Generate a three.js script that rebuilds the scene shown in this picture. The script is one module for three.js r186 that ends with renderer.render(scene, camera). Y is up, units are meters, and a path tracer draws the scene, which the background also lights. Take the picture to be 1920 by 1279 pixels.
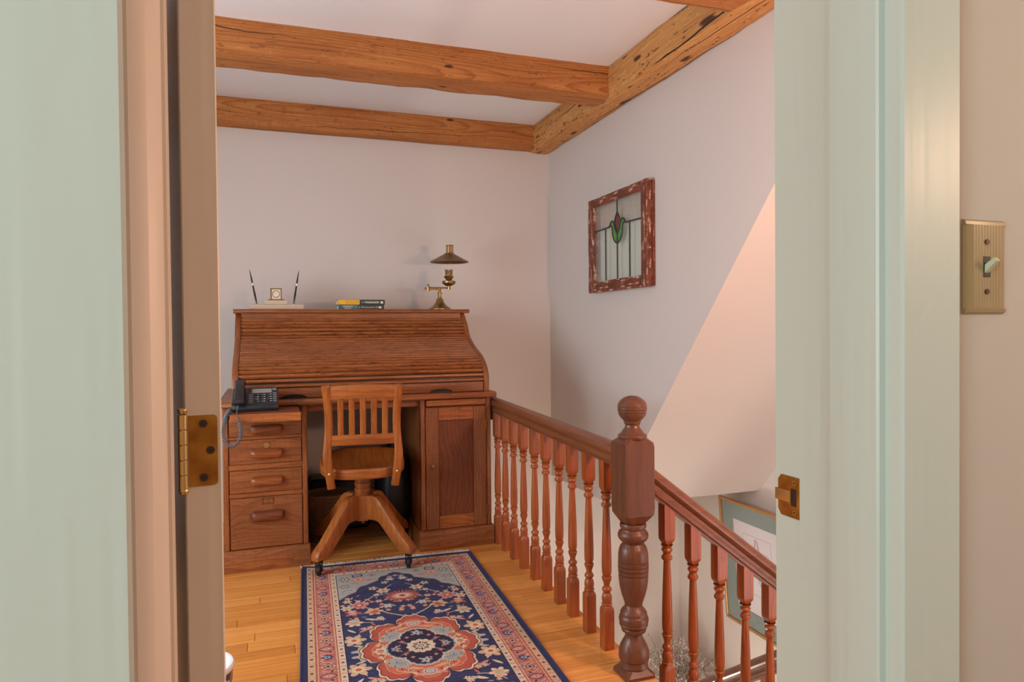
import * as THREE from 'three';
import { mergeGeometries, toCreasedNormals } from 'three/addons/utils/BufferGeometryUtils.js';
import { RectAreaLightUniformsLib } from 'three/addons/lights/RectAreaLightUniformsLib.js';

// ---------------------------------------------------------------- camera, sky, lights, exposure
// World: x = X (right), y = up, z = -D (D is the depth away from the camera's wall). Metres.
const P = (X, Y, D) => new THREE.Vector3(X, Y, -D);
const scene = new THREE.Scene();
const renderer = new THREE.WebGLRenderer({ antialias: true });
renderer.toneMapping = THREE.LinearToneMapping;
renderer.toneMappingExposure = 1.0;
renderer.shadowMap.enabled = true;
const camera = new THREE.PerspectiveCamera(2 * Math.atan(639.5 / 1302.6) * 180 / Math.PI, 1920 / 1279, 0.02, 60);
{
  const r = Math.PI / 180;
  camera.position.copy(P(0, 1.1, 0));
  camera.rotation.order = 'YXZ';
  camera.rotation.set(-0.895 * r, -19.239 * r, -0.548 * r);
  scene.add(camera);
}
scene.background = new THREE.Color(0.80, 0.92, 1.0);
RectAreaLightUniformsLib.init();
function windowLight(name, [X, Y, D], [tx, ty, td], w, h, color, intensity) {
  const l = new THREE.RectAreaLight(color, intensity, w, h);
  l.name = name; l.position.copy(P(X, Y, D)); l.lookAt(P(tx, ty, td)); scene.add(l);
  return l;
}
const lin = (r, g, b) => new THREE.Color().setRGB(r, g, b);
// daylight through the window in the hall's left wall
windowLight('hall_window_daylight', [-1.42, 1.2, 2.2], [3, 1.2, 2.2], 1.0, 1.3, lin(0.82, 0.92, 1.0), 9.6);
// daylight through the bedroom window, left of and behind the camera
windowLight('bedroom_window_daylight', [-2.12, 1.4, -0.9], [3, 1.4, -0.9], 1.2, 1.3, lin(0.84, 1.0, 0.94), 9.4);
// daylight from an added, unseen landing window, to brighten the stairwell
windowLight('added_stairwell_daylight', [2.36, 0.0, 0.80], [2.36, 0.0, 5], 0.6, 0.9, lin(0.92, 0.96, 1.0), 4);

// ---------------------------------------------------------------- random numbers, noise, textures
let seed = 7;
const rnd = () => { seed = (seed * 1664525 + 1013904223) >>> 0; return seed / 4294967296; };
const rr = (a, b) => a + (b - a) * rnd();
const lerp = (a, b, t) => a + (b - a) * t;
const clamp = (x, a = 0, b = 1) => Math.min(b, Math.max(a, x));
const smooth = (a, b, x) => { const t = clamp((x - a) / (b - a)); return t * t * (3 - 2 * t); };
function hash(i, j, s) { let h = (Math.imul(i, 374761393) + Math.imul(j, 668265263) + Math.imul(s, 974634777)) | 0; h = Math.imul(h ^ (h >>> 13), 1274126177); return ((h ^ (h >>> 16)) >>> 0) / 4294967296; }
function vn(x, y, px, py, s) {
  const i = Math.floor(x), j = Math.floor(y), fx = x - i, fy = y - j, u = fx * fx * (3 - 2 * fx), v = fy * fy * (3 - 2 * fy);
  const m = (a, p) => ((a % p) + p) % p;
  const a = hash(m(i, px), m(j, py), s), b = hash(m(i + 1, px), m(j, py), s), c = hash(m(i, px), m(j + 1, py), s), d = hash(m(i + 1, px), m(j + 1, py), s);
  return lerp(lerp(a, b, u), lerp(c, d, u), v);
}
function fbm(x, y, px, py, s, o = 3) { let a = 0, w = 0.5, t = 0; for (let k = 0; k < o; k++) { a += w * vn(x, y, px, py, s + k * 17); t += w; x *= 2; y *= 2; px *= 2; py *= 2; w *= 0.5; } return a / t; }
function dataTex(w, h, fn, srgb = true) {
  const d = new Uint8Array(w * h * 4);
  for (let j = 0; j < h; j++) for (let i = 0; i < w; i++) {
    const c = fn(i / w, j / h), k = (j * w + i) * 4;
    d[k] = clamp(c[0], 0, 255); d[k + 1] = clamp(c[1], 0, 255); d[k + 2] = clamp(c[2], 0, 255); d[k + 3] = 255;
  }
  const t = new THREE.DataTexture(d, w, h, THREE.RGBAFormat);
  t.wrapS = t.wrapT = THREE.RepeatWrapping; t.magFilter = THREE.LinearFilter; t.minFilter = THREE.LinearFilter;
  if (srgb) t.colorSpace = THREE.SRGBColorSpace;
  t.needsUpdate = true; return t;
}
const mix3 = (a, b, t) => [lerp(a[0], b[0], t), lerp(a[1], b[1], t), lerp(a[2], b[2], t)];
// wood: growth rings along u, fine pores, optional knots and cracks
function woodTex(w, h, { light, dark, pore, rings = 8, wob = 2.2, fine = 120, poreAmt = 0.35, blotch = 0.25, flat = false, knots = [], cracks = [], chips = 0, s = 1 }) {
  return dataTex(w, h, (u, v) => {
    let n = fbm(u * 3, v * 5, 3, 5, s, 3) - 0.5, vv = v, kd = 0;
    for (const [ku, kv, kr] of knots) {
      const du = (((u - ku + 1.5) % 1) - 0.5) * 3, dv = v - kv, q = Math.hypot(du, dv) / kr;
      if (q < 6) { vv += dv * 0.9 * Math.exp(-q * q / 6); kd = Math.max(kd, 1 - smooth(0.6, 1.3, q + (fbm(u * 40, v * 40, 40, 40, 9, 2) - 0.5))); }
    }
    let ring;
    if (flat) ring = Math.hypot((vv - 0.5) * 1.6, 0.16 + 0.75 * fbm(u * 2, 0.3 + v * 0.6, 2, 8, s + 5, 2)) * rings + n * wob * 0.35;
    else ring = vv * rings + n * wob;
    const f = ring - Math.floor(ring), late = Math.pow(f, 3) * (f > 0.93 ? (1 - f) / 0.07 : 1);
    const fn = vn(u * 12, v * fine, 12, fine, s + 3), po = smooth(0.72, 0.95, vn(u * 30, v * fine * 1.6, 30, Math.round(fine * 1.6), s + 4));
    const bl = fbm(u * 4, v * 3, 4, 3, s + 8, 3) - 0.5;
    let t = clamp(0.25 + late * 0.55 + (fn - 0.5) * 0.3 + bl * blotch * 2);
    let c = mix3(light, dark, t); c = mix3(c, pore, po * poreAmt);
    if (chips) { const ch = vn(u * 46, v * 22, 46, 22, s + 30) * 0.62 + vn(u * 150, v * 34, 150, 34, s + 31) * 0.38; c = mix3(c, [96, 52, 22], chips * smooth(0.74, 0.83, ch)); c = mix3(c, [232, 188, 128], chips * 0.6 * smooth(0.30, 0.20, ch)); }
    if (kd > 0) c = mix3(c, [62, 30, 14], kd * 0.85);
    for (const [u0, v0, u1, v1, wd] of cracks) if (u > u0 && u < u1) {
      const tt = (u - u0) / (u1 - u0), cv = lerp(v0, v1, tt) + (fbm(u * 14, 0.5, 14, 4, 21, 3) - 0.5) * 0.07, e = Math.abs(v - cv);
      c = mix3(c, [52, 26, 10], 1 - smooth(wd * 0.5, wd, e / Math.max(0.15, Math.sin(tt * Math.PI))));
    }
    return c;
  });
}
const speck = (w, h, f1, f2, s) => dataTex(w, h, (u, v) => { const a = 255 * (0.6 * fbm(u * f1, v * f2, f1, f2, s, 3) + 0.4 * vn(u * f1 * 6, v * f2 * 6, f1 * 6, f2 * 6, s + 2)); return [a, a, a]; }, false);

const oakT = woodTex(512, 512, { light: [158, 98, 54], dark: [104, 57, 27], pore: [62, 30, 14], rings: 11, wob: 2.6, fine: 150, poreAmt: 0.5, s: 2 });
const oakFlatT = woodTex(512, 512, { light: [152, 92, 50], dark: [104, 56, 27], pore: [66, 33, 16], rings: 16, wob: 2, fine: 150, poreAmt: 0.45, flat: true, s: 31 });
const chairT = woodTex(512, 512, { light: [190, 118, 56], dark: [138, 76, 30], pore: [92, 46, 18], rings: 9, wob: 2.4, fine: 140, poreAmt: 0.4, s: 12 });
const cherryT = woodTex(512, 512, { light: [176, 92, 46], dark: [134, 60, 27], pore: [110, 46, 20], rings: 6, wob: 2, fine: 90, poreAmt: 0.2, s: 22 });
const mahogT = woodTex(512, 512, { light: [134, 82, 56], dark: [106, 60, 40], pore: [84, 46, 30], rings: 7, wob: 1.6, fine: 110, poreAmt: 0.25, s: 41 });
const beamT = woodTex(1024, 256, { light: [214, 148, 82], dark: [142, 72, 26], pore: [132, 70, 30], rings: 17, wob: 3, fine: 70, poreAmt: 0.25, flat: true, s: 52, chips: 0.35, knots: [[0.82, 0.62, 0.035]], cracks: [[0.05, 0.9, 0.5, 0.82, 0.012], [0.3, 0.12, 0.9, 0.22, 0.008]] });
const girderT = woodTex(1024, 256, { light: [216, 160, 96], dark: [178, 112, 54], pore: [142, 80, 38], rings: 13, wob: 4, fine: 60, poreAmt: 0.3, s: 63, blotch: 0.35, chips: 0.7,
  knots: [[0.08, 0.3, 0.045], [0.21, 0.75, 0.05], [0.33, 0.42, 0.06], [0.47, 0.83, 0.04], [0.58, 0.3, 0.05], [0.7, 0.6, 0.06], [0.88, 0.2, 0.03], [0.93, 0.72, 0.03]],
  cracks: [[0.12, 0.35, 0.95, 0.62, 0.022], [0.02, 0.78, 0.4, 0.9, 0.012], [0.5, 0.1, 0.98, 0.17, 0.012]] });
const floorT = woodTex(512, 512, { light: [222, 164, 94], dark: [196, 132, 66], pore: [176, 112, 52], rings: 6, wob: 2.2, fine: 60, poreAmt: 0.2, blotch: 0.35, s: 73 });
const brushT = dataTex(512, 512, (u, v) => { const a = 255 * (0.65 * vn(v * 130, u * 3, 130, 3, 5) + 0.35 * vn(v * 60, u * 9, 60, 9, 8)); return [a, a, a]; }, false);
const wallT = speck(256, 256, 24, 24, 3);
const paintedT = dataTex(512, 512, (u, v) => {   // old red-brown paint flaking off pale wood, mostly along the grain
  const a = fbm(u * 8, v * 40, 8, 40, 4, 4), b = fbm(u * 50, v * 90, 50, 90, 6, 2);
  let c = mix3([136, 74, 52], [98, 50, 36], clamp(fbm(u * 6, v * 9, 6, 9, 9, 3) * 1.8 - 0.4));
  c = mix3(c, [172, 112, 76], smooth(0.54, 0.64, a) * 0.55);
  return mix3(c, [206, 188, 172], smooth(0.615, 0.64, a * 0.7 + b * 0.3) * 0.9);
});
const agedBrassT = dataTex(256, 256, (u, v) => { const a = fbm(u * 6, v * 6, 6, 6, 14, 4); return mix3([196, 140, 60], [150, 96, 34], clamp(a * 1.8 - 0.4)); });

// ---------------------------------------------------------------- materials
const uvScale = new Map();
function std(o, su = 1, sv = 1, Type = THREE.MeshStandardMaterial) { const m = new Type(o); uvScale.set(m, [su, sv]); return m; }
const phys = (o, su, sv) => std(o, su, sv, THREE.MeshPhysicalMaterial);
const M = {
  wall: std({ color: lin(0.68, 0.64, 0.61), roughness: 0.75, bumpMap: wallT, bumpScale: 0.0006 }, 1, 1),
  ceiling: std({ color: lin(0.74, 0.73, 0.73), roughness: 0.85, bumpMap: wallT, bumpScale: 0.0006 }, 1, 1),
  bedroomWall: std({ color: lin(0.60, 0.57, 0.54), roughness: 0.7, bumpMap: wallT, bumpScale: 0.0006 }, 1, 1),
  trim: std({ color: lin(0.65, 0.74, 0.71), roughness: 0.38, bumpMap: brushT, bumpScale: 0.00055 }, 1.8, 1),
  door: std({ color: lin(0.66, 0.58, 0.50), roughness: 0.42, bumpMap: brushT, bumpScale: 0.00055 }, 1.8, 1),  // tan puts the warm light on jamb and door edge into the colour
  oak: std({ map: oakT, color: lin(1.08, 1.0, 0.92), roughness: 0.42, bumpMap: oakT, bumpScale: 0.0004 }, 1.4, 3.2),
  oakFlat: std({ map: oakFlatT, roughness: 0.46, bumpMap: oakFlatT, bumpScale: 0.0003 }, 1.6, 3.6),
  oakSlat: std({ map: oakT, color: lin(1.1, 1.02, 0.92), roughness: 0.4 }, 1.1, 0.9),
  oakSlat2: std({ map: oakFlatT, color: lin(1.12, 1.02, 0.92), roughness: 0.4 }, 1.3, 0.9),
  oakPanel: std({ map: oakFlatT, color: lin(0.72, 0.56, 0.46), roughness: 0.5 }, 1.6, 2.4),
  oakWarm: std({ map: oakT, color: lin(1.3, 1.15, 0.85), roughness: 0.42 }, 1.4, 3.2),
  pull: std({ map: oakFlatT, color: lin(1.15, 1.0, 0.95), roughness: 0.34 }, 1.6, 3.6),
  chair: std({ map: chairT, color: lin(0.82, 0.74, 0.66), roughness: 0.36, bumpMap: chairT, bumpScale: 0.0003 }, 1.5, 3.4),
  cherry: std({ map: cherryT, color: lin(0.92, 0.98, 0.84), roughness: 0.36 }, 1.2, 4),
  mahog: std({ map: mahogT, color: lin(0.68, 0.72, 0.72), roughness: 0.38 }, 1, 3),
  rail: std({ map: mahogT, color: lin(0.94, 0.90, 0.74), roughness: 0.33 }, 1, 3),
  beam: std({ map: beamT, color: lin(0.80, 0.76, 0.66), roughness: 0.72, bumpMap: beamT, bumpScale: 0.002 }, 0.52, 4.4),
  girder: std({ map: girderT, color: lin(0.92, 0.94, 0.92), roughness: 0.75, bumpMap: girderT, bumpScale: 0.003 }, 0.42, 4.2),
  brass: std({ color: lin(0.62, 0.44, 0.18), metalness: 1, roughness: 0.32 }),
  agedBrass: std({ map: agedBrassT, metalness: 0.75, roughness: 0.42 }, 8, 8),
  lampBrass: std({ color: lin(0.36, 0.25, 0.11), metalness: 1, roughness: 0.34 }),
  lampShade: std({ color: lin(0.27, 0.19, 0.12), metalness: 0.9, roughness: 0.45 }),
  iron: std({ color: lin(0.03, 0.028, 0.028), metalness: 0.5, roughness: 0.4 }),
  screw: std({ color: lin(0.09, 0.06, 0.05), metalness: 0.8, roughness: 0.45 }),
  black: std({ color: lin(0.012, 0.013, 0.016), roughness: 0.42 }),
  phone: std({ color: lin(0.018, 0.019, 0.023), roughness: 0.32 }),
  phoneKey: std({ color: lin(0.02, 0.022, 0.028), roughness: 0.5 }),
  cord: std({ color: lin(0.12, 0.15, 0.18), roughness: 0.4 }),
  lcd: std({ color: lin(0.30, 0.31, 0.28), roughness: 0.2 }),
  chromeM: std({ color: lin(0.8, 0.78, 0.74), metalness: 1, roughness: 0.2 }),
  marble: std({ color: lin(0.62, 0.50, 0.38), roughness: 0.3 }),
  penBlack: std({ color: lin(0.018, 0.014, 0.013), roughness: 0.25 }),
  paper: std({ color: lin(0.72, 0.68, 0.58), roughness: 0.9 }),
  wicker: std({ color: lin(0.34, 0.19, 0.09), roughness: 0.7 }),
  porcelain: phys({ color: lin(0.80, 0.78, 0.76), roughness: 0.18, clearcoat: 0.6, clearcoatRoughness: 0.1 }),
  switchPlate: std({ color: lin(0.40, 0.30, 0.16), roughness: 0.28 }),
  toggle: std({ color: lin(0.62, 0.66, 0.50), roughness: 0.3 }),
  glassClear: phys({ color: 0xffffff, transmission: 1, roughness: 0.02, thickness: 0, ior: 1.5 }),
  paintedFrame: std({ map: paintedT, roughness: 0.75, bumpMap: paintedT, bumpScale: 0.0006 }, 3, 3),
  lead: std({ color: lin(0.07, 0.075, 0.075), metalness: 0.6, roughness: 0.5 }),
  goldFrame: std({ color: lin(0.52, 0.30, 0.12), metalness: 0.6, roughness: 0.4 }),
  mat: std({ color: lin(0.20, 0.28, 0.27), roughness: 0.9 }),
  whitePaint: std({ color: lin(0.70, 0.70, 0.70), roughness: 0.5 }),
  subfloor: std({ color: lin(0.22, 0.12, 0.05), roughness: 0.9 }),
  tread: std({ map: floorT, color: lin(0.8, 0.62, 0.5), roughness: 0.35 }, 1, 5),
  fringe: std({ color: lin(0.78, 0.75, 0.72), roughness: 1 }),
  rugEdge: std({ color: lin(0.025, 0.035, 0.11), roughness: 1 }),
  dried: std({ color: lin(0.30, 0.24, 0.18), roughness: 0.95 }),
  driedPale: std({ color: lin(0.62, 0.58, 0.54), roughness: 0.95 }),
};
const plankMats = [[1.10, 1.0, 0.86], [0.94, 0.80, 0.63], [1.18, 1.10, 0.98], [1.02, 0.88, 0.71], [1.10, 0.97, 0.79]].map(c => std({ map: floorT, color: lin(...c), roughness: 0.26, bumpMap: floorT, bumpScale: 0.00015 }, 0.8, 5));

// ---------------------------------------------------------------- geometry helpers (world metres; X, Y, D)
function fin(g, crease = 0.55) {
  if (g.index) g = g.toNonIndexed();
  for (const k of Object.keys(g.attributes)) if (k !== 'position') g.deleteAttribute(k);
  g.morphAttributes = {};
  g.clearGroups();
  return crease > 0 ? toCreasedNormals(g, crease) : (g.computeVertexNormals(), g);
}
function merge(list, crease = 0.55) {
  return fin(mergeGeometries(list.map(g => { let q = g.index ? g.toNonIndexed() : g.clone(); for (const k of Object.keys(q.attributes)) if (k !== 'position') q.deleteAttribute(k); q.clearGroups(); return q; })), crease);
}
function grainUV(g, axis, su, sv, ou = 0, ov = 0) {
  const p = g.attributes.position, n = g.attributes.normal, a = 'xyz'.indexOf(axis), uv = new Float32Array(p.count * 2);
  const get = (at, i, k) => k === 0 ? at.getX(i) : k === 1 ? at.getY(i) : at.getZ(i);
  for (let t = 0; t < p.count; t += 3) {
    const e = [0, 0, 0];
    for (let k = 0; k < 3; k++) for (let j = 0; j < 3; j++) e[k] += get(n, t + j, k);
    let d = 0; for (let k = 1; k < 3; k++) if (Math.abs(e[k]) > Math.abs(e[d])) d = k;
    let gu, gv;
    if (d === a) { gu = (a + 1) % 3; gv = (a + 2) % 3; } else { gu = a; gv = 3 - a - d; }
    for (let j = 0; j < 3; j++) { uv[(t + j) * 2] = get(p, t + j, gu) * su + ou; uv[(t + j) * 2 + 1] = get(p, t + j, gv) * sv + ov + (d + 1) * 0.13; }
  }
  g.setAttribute('uv', new THREE.BufferAttribute(uv, 2));
  return g;
}
function convexFaces(polys, c) {
  const out = [], A = new THREE.Vector3(), B = new THREE.Vector3(), N = new THREE.Vector3();
  for (const f of polys) {
    A.subVectors(f[1], f[0]); B.subVectors(f[2], f[0]); N.crossVectors(A, B);
    const q = N.dot(f[0].clone().sub(c)) < 0 ? f.slice().reverse() : f;
    for (let k = 2; k < q.length; k++) for (const v of [q[0], q[k - 1], q[k]]) out.push(v.x, v.y, v.z);
  }
  const g = new THREE.BufferGeometry(); g.setAttribute('position', new THREE.Float32BufferAttribute(out, 3)); g.computeVertexNormals(); return g;
}
function cbox(x0, x1, y0, y1, d0, d1, c = 0.002) {   // chamfered box
  const C = new THREE.Vector3((x0 + x1) / 2, (y0 + y1) / 2, -(d0 + d1) / 2), h = [Math.abs(x1 - x0) / 2, Math.abs(y1 - y0) / 2, Math.abs(d1 - d0) / 2];
  c = Math.min(c, ...h.map(v => v * 0.9));
  const pt = (s, a) => new THREE.Vector3(C.x + s[0] * (h[0] - (a === 0 ? 0 : c)), C.y + s[1] * (h[1] - (a === 1 ? 0 : c)), C.z + s[2] * (h[2] - (a === 2 ? 0 : c)));
  const polys = [], S = [-1, 1];
  for (let a = 0; a < 3; a++) {
    const b = (a + 1) % 3, e = (a + 2) % 3;
    for (const s of S) {
      polys.push([[-1, -1], [1, -1], [1, 1], [-1, 1]].map(([p, q]) => { const v = [0, 0, 0]; v[a] = s; v[b] = p; v[e] = q; return pt(v, a); }));
      for (const t of S) { const v = (k) => { const w = [0, 0, 0]; w[a] = s; w[b] = t; w[e] = k; return w; }; polys.push([pt(v(-1), a), pt(v(1), a), pt(v(1), b), pt(v(-1), b)]); }
    }
  }
  for (const i of S) for (const j of S) for (const k of S) polys.push([0, 1, 2].map(a => pt([i, j, k], a)));
  return convexFaces(polys, C);
}
const shapeOf = pts => { const s = new THREE.Shape(); pts.forEach(([a, b], i) => i ? s.lineTo(a, b) : s.moveTo(a, b)); return s; };
const M4 = (...r) => new THREE.Matrix4().set(...r);
function ex(shape, depth, bevel = 0, curve = 8) {
  if (Array.isArray(shape)) shape = shapeOf(shape);
  const g = new THREE.ExtrudeGeometry(shape, { depth: depth - 2 * bevel, bevelEnabled: bevel > 0, bevelThickness: bevel, bevelSize: bevel, bevelOffset: -bevel, bevelSegments: 2, curveSegments: curve });
  g.translate(0, 0, bevel); return g;
}
const exX = (ptsDY, x0, x1, bevel = 0, curve = 8) => ex(ptsDY, x1 - x0, bevel, curve).applyMatrix4(M4(0, 0, 1, x0, 0, 1, 0, 0, -1, 0, 0, 0, 0, 0, 0, 1));
const exD = (ptsXY, d0, d1, bevel = 0, curve = 8) => ex(ptsXY, d1 - d0, bevel, curve).translate(0, 0, -d1);
const exY = (ptsXD, y0, y1, bevel = 0, curve = 8) => ex(ptsXD, y1 - y0, bevel, curve).applyMatrix4(M4(1, 0, 0, 0, 0, 0, 1, y0, 0, -1, 0, 0, 0, 0, 0, 1));
const lathe = (pts, X, D, n = 24, y0 = 0) => new THREE.LatheGeometry(pts.map(([y, r]) => new THREE.Vector2(Math.max(r, 0.0001), y)), n).translate(X, y0, -D);
function curvePts(pts, n) { return new THREE.CatmullRomCurve3(pts, false, 'catmullrom', 0.5).getPoints(n); }
// sweep a closed 2D outline (side, up) along points; side is kept near sideHint
function sweep(pts, outline, sideHint, scaleFn = () => [1, 1]) {
  const rows = pts.map((p, i) => {
    const t = new THREE.Vector3().subVectors(pts[Math.min(i + 1, pts.length - 1)], pts[Math.max(i - 1, 0)]).normalize();
    const up = new THREE.Vector3().crossVectors(t, sideHint).normalize(), sd = new THREE.Vector3().crossVectors(up, t).normalize(), [a, b] = scaleFn(i / (pts.length - 1));
    return outline.map(([u, v]) => p.clone().addScaledVector(sd, u * a).addScaledVector(up, v * b));
  });
  const out = [], push = (...vs) => vs.forEach(v => out.push(v.x, v.y, v.z)), n = outline.length;
  for (let i = 0; i + 1 < rows.length; i++) for (let k = 0; k < n; k++) { const a = rows[i][k], b = rows[i][(k + 1) % n], c = rows[i + 1][(k + 1) % n], d = rows[i + 1][k]; push(a, b, c, a, c, d); }
  const tris = THREE.ShapeUtils.triangulateShape(outline.map(([u, v]) => new THREE.Vector2(u, v)), []);
  for (const [a, b, c] of tris) { push(rows[0][c], rows[0][b], rows[0][a]); const r = rows[rows.length - 1]; push(r[a], r[b], r[c]); }
  const g = new THREE.BufferGeometry(); g.setAttribute('position', new THREE.Float32BufferAttribute(out, 3));
  return g;
}
const tube = (pts, r, seg = 24, rad = 8) => new THREE.TubeGeometry(new THREE.CatmullRomCurve3(pts, false, 'catmullrom', 0.5), seg, r, rad, false);
function roundRect(w, h, r, n = 4) { const o = []; for (const [cx, cy, a0] of [[w / 2 - r, h / 2 - r, 0], [-w / 2 + r, h / 2 - r, 90], [-w / 2 + r, -h / 2 + r, 180], [w / 2 - r, -h / 2 + r, 270]]) for (let k = 0; k <= n; k++) { const a = (a0 + 90 * k / n) * Math.PI / 180; o.push([cx + r * Math.cos(a), cy + r * Math.sin(a)]); } return o; }

// ---------------------------------------------------------------- things and parts
const counts = {};
function numbered(n) { const k = counts[n] = (counts[n] ?? -1) + 1; return k ? `${n}_${String(k).padStart(3, '0')}` : n; }
function mesh(name, g, m, axis = 'x', crease = 0.55) {
  g = fin(g, crease); const [su, sv] = uvScale.get(m) ?? [1, 1];
  grainUV(g, axis, su, sv, rnd(), rnd());
  const o = new THREE.Mesh(g, m); o.name = name; o.castShadow = o.receiveShadow = true; return o;
}
function thing(name, label, category, [X, Y, D], group) {
  const o = new THREE.Group(); o.name = numbered(name); o.position.copy(P(X, Y, D)); o.userData = { label, category };
  if (group) o.userData.group = group;
  scene.add(o); return o;
}
function basis(o) { const v = o.position.clone(); let p = o.parent; while (p && p !== scene) { v.add(p.position); p = p.parent; } return v; }
// g in world metres, hung under its parent
function part(parent, name, g, m, axis, crease) { const o = mesh(name, g, m, axis, crease); const b = basis(parent); o.geometry.translate(-b.x, -b.y, -b.z); parent.add(o); return o; }
function single(name, g, m, label, category, axis, group, crease) { const o = mesh(numbered(name), g, m, axis, crease); o.userData = { label, category }; if (group) o.userData.group = group; scene.add(o); return o; }
function struct(name, g, m, axis = 'x', crease) { const o = mesh(name, g, m, axis, crease); o.userData = { kind: 'structure' }; scene.add(o); return o; }
const bx = (x0, x1, y0, y1, d0, d1) => new THREE.BoxGeometry(x1 - x0, y1 - y0, d1 - d0).translate((x0 + x1) / 2, (y0 + y1) / 2, -(d0 + d1) / 2);

// ---------------------------------------------------------------- the setting
const XA = 1.793, XR = 2.79, DB = 4.35, CEIL = 2.437, SOFF = 0.115, SL = 1.1435, LOW = -2.6;
const doffs = y => 3.036 + (0.612 - y) / SL;    // depth of the stair soffit at height y
struct('wall_back', bx(-1.6, XR + 0.2, LOW - 0.2, 2.7, DB, DB + 0.2), M.wall);
struct('wall_right', exX([[DB, 2.7], [DB, SOFF], [doffs(SOFF), SOFF], [doffs(CEIL), CEIL], [doffs(CEIL), 2.7]], XA, XR), M.wall, 'y');
struct('wall_stair', bx(XR, XR + 0.2, LOW - 0.2, 2.7, 0.6, DB), M.wall, 'y');
struct('ceiling', bx(-1.6, XR, CEIL, CEIL + 0.25, 0.75, DB), M.ceiling);
// hall left wall with its window opening (D 1.7..2.7, Y .55..1.85)
struct('wall_left', merge([bx(-1.6, -1.44, -0.1, 0.55, 0.79, DB), bx(-1.6, -1.44, 1.85, 2.7, 0.79, DB), bx(-1.6, -1.44, 0.55, 1.85, 0.79, 1.7), bx(-1.6, -1.44, 0.55, 1.85, 2.7, DB)]), M.wall, 'y');
function windowUnit(name, X, y0, y1, d0, d1) {
  const w = struct(name, merge([bx(X - 0.04, X, y0, y0 + 0.05, d0, d1), bx(X - 0.04, X, y1 - 0.05, y1, d0, d1), bx(X - 0.04, X, y0, y1, d0, d0 + 0.05), bx(X - 0.04, X, y0, y1, d1 - 0.05, d1), bx(X - 0.035, X - 0.005, (y0 + y1) / 2 - 0.02, (y0 + y1) / 2 + 0.02, d0, d1)]), M.whitePaint, 'y');
  const p = mesh('pane', bx(X - 0.022, X - 0.018, y0 + 0.05, y1 - 0.05, d0 + 0.05, d1 - 0.05), M.glassClear); w.add(p);
}
windowUnit('window_1', -1.5, 0.55, 1.85, 1.7, 2.7);
// unseen block added to keep the gap behind the open door dark
struct('wall_added_shade', bx(-1.44, -0.33, 0, CEIL, 0.79, 1.60), M.wall, 'y');
// wall with the doorway between bedroom and hall; jamb opening X -.104...669, height 2.05
const OL = -0.104, OR = 0.669, W0 = 0.61, W1 = 0.79;
struct('wall_front', merge([bx(-2.3, OL - 0.03, LOW, 2.7, W0, W1), bx(OR + 0.03, 2.04, -0.5, 2.7, W0, W1), bx(2.68, XR, -0.5, 2.7, W0, W1), bx(2.04, 2.68, 0.48, 2.7, W0, W1), bx(OL - 0.03, OR + 0.03, 2.08, 2.7, W0, W1),
  bx(OR + 0.03, XR, LOW, -0.5, W0, W1)]), M.bedroomWall, 'y');
// bedroom shell round the camera
struct('wall_bedroom_left', merge([bx(-2.3, -2.14, -0.1, 0.75, -3, W0), bx(-2.3, -2.14, 2.05, 2.7, -3, W0), bx(-2.3, -2.14, 0.75, 2.05, -3, -1.5), bx(-2.3, -2.14, 0.75, 2.05, -0.3, W0)]), M.bedroomWall, 'y');
struct('added_window_3', merge([bx(2.04, 2.68, -0.5, -0.45, 0.68, 0.72), bx(2.04, 2.68, 0.43, 0.48, 0.68, 0.72), bx(2.04, 2.09, -0.45, 0.43, 0.68, 0.72), bx(2.63, 2.68, -0.45, 0.43, 0.68, 0.72)]), M.whitePaint, 'y').add(mesh('pane', bx(2.09, 2.63, -0.45, 0.43, 0.698, 0.702), M.glassClear));  // unseen window added, with its light, to brighten the stairwell
windowUnit('window_2', -2.2, 0.75, 2.05, -1.5, -0.3);
struct('wall_bedroom_right', bx(1.9, 2.0, -0.1, 2.7, -3, W0), M.bedroomWall, 'y');
struct('wall_bedroom_back', bx(-2.3, 2.0, -0.1, 2.7, -3.2, -3), M.bedroomWall, 'y');
struct('ceiling_bedroom', bx(-2.3, 2.0, CEIL, CEIL + 0.25, -3, W0), M.ceiling);
struct('floor_bedroom', bx(-2.3, 2.0, -0.2, 0, -3, W0 + 0.19), M.tread);

// hall floor: boards laid across the view, each a piece of its own
const XE = 1.135;  // edge of the landing
{
  const f = struct('floor', merge([bx(-1.44, XE - 0.005, -0.22, -0.019, W1, DB)]), M.subfloor);
  const bw = 0.0735, pieces = [];
  let row = 0;
  for (let d = W1; d < DB - 0.01; d += bw, row++) {
    let x = -1.44 - rr(0, 0.5);
    while (x < XE - 0.02) {
      let len = rr(0.45, 1.15), e = Math.min(x + len, XE); if (XE - e < 0.15) e = XE;
      pieces.push([Math.max(x, -1.44), e, d, Math.min(d + bw, DB)]); x = e;
    }
  }
  for (const [a, b, d0, d1] of pieces) {
    if (b - a < 0.03) continue;
    f.add(mesh('plank', cbox(a + 0.0006, b - 0.0006, -0.019, rr(-0.0008, 0), d0 + 0.0006, d1 - 0.0006, 0.0016), plankMats[Math.floor(rnd() * 5)], 'x', 0));
  }
}
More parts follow.
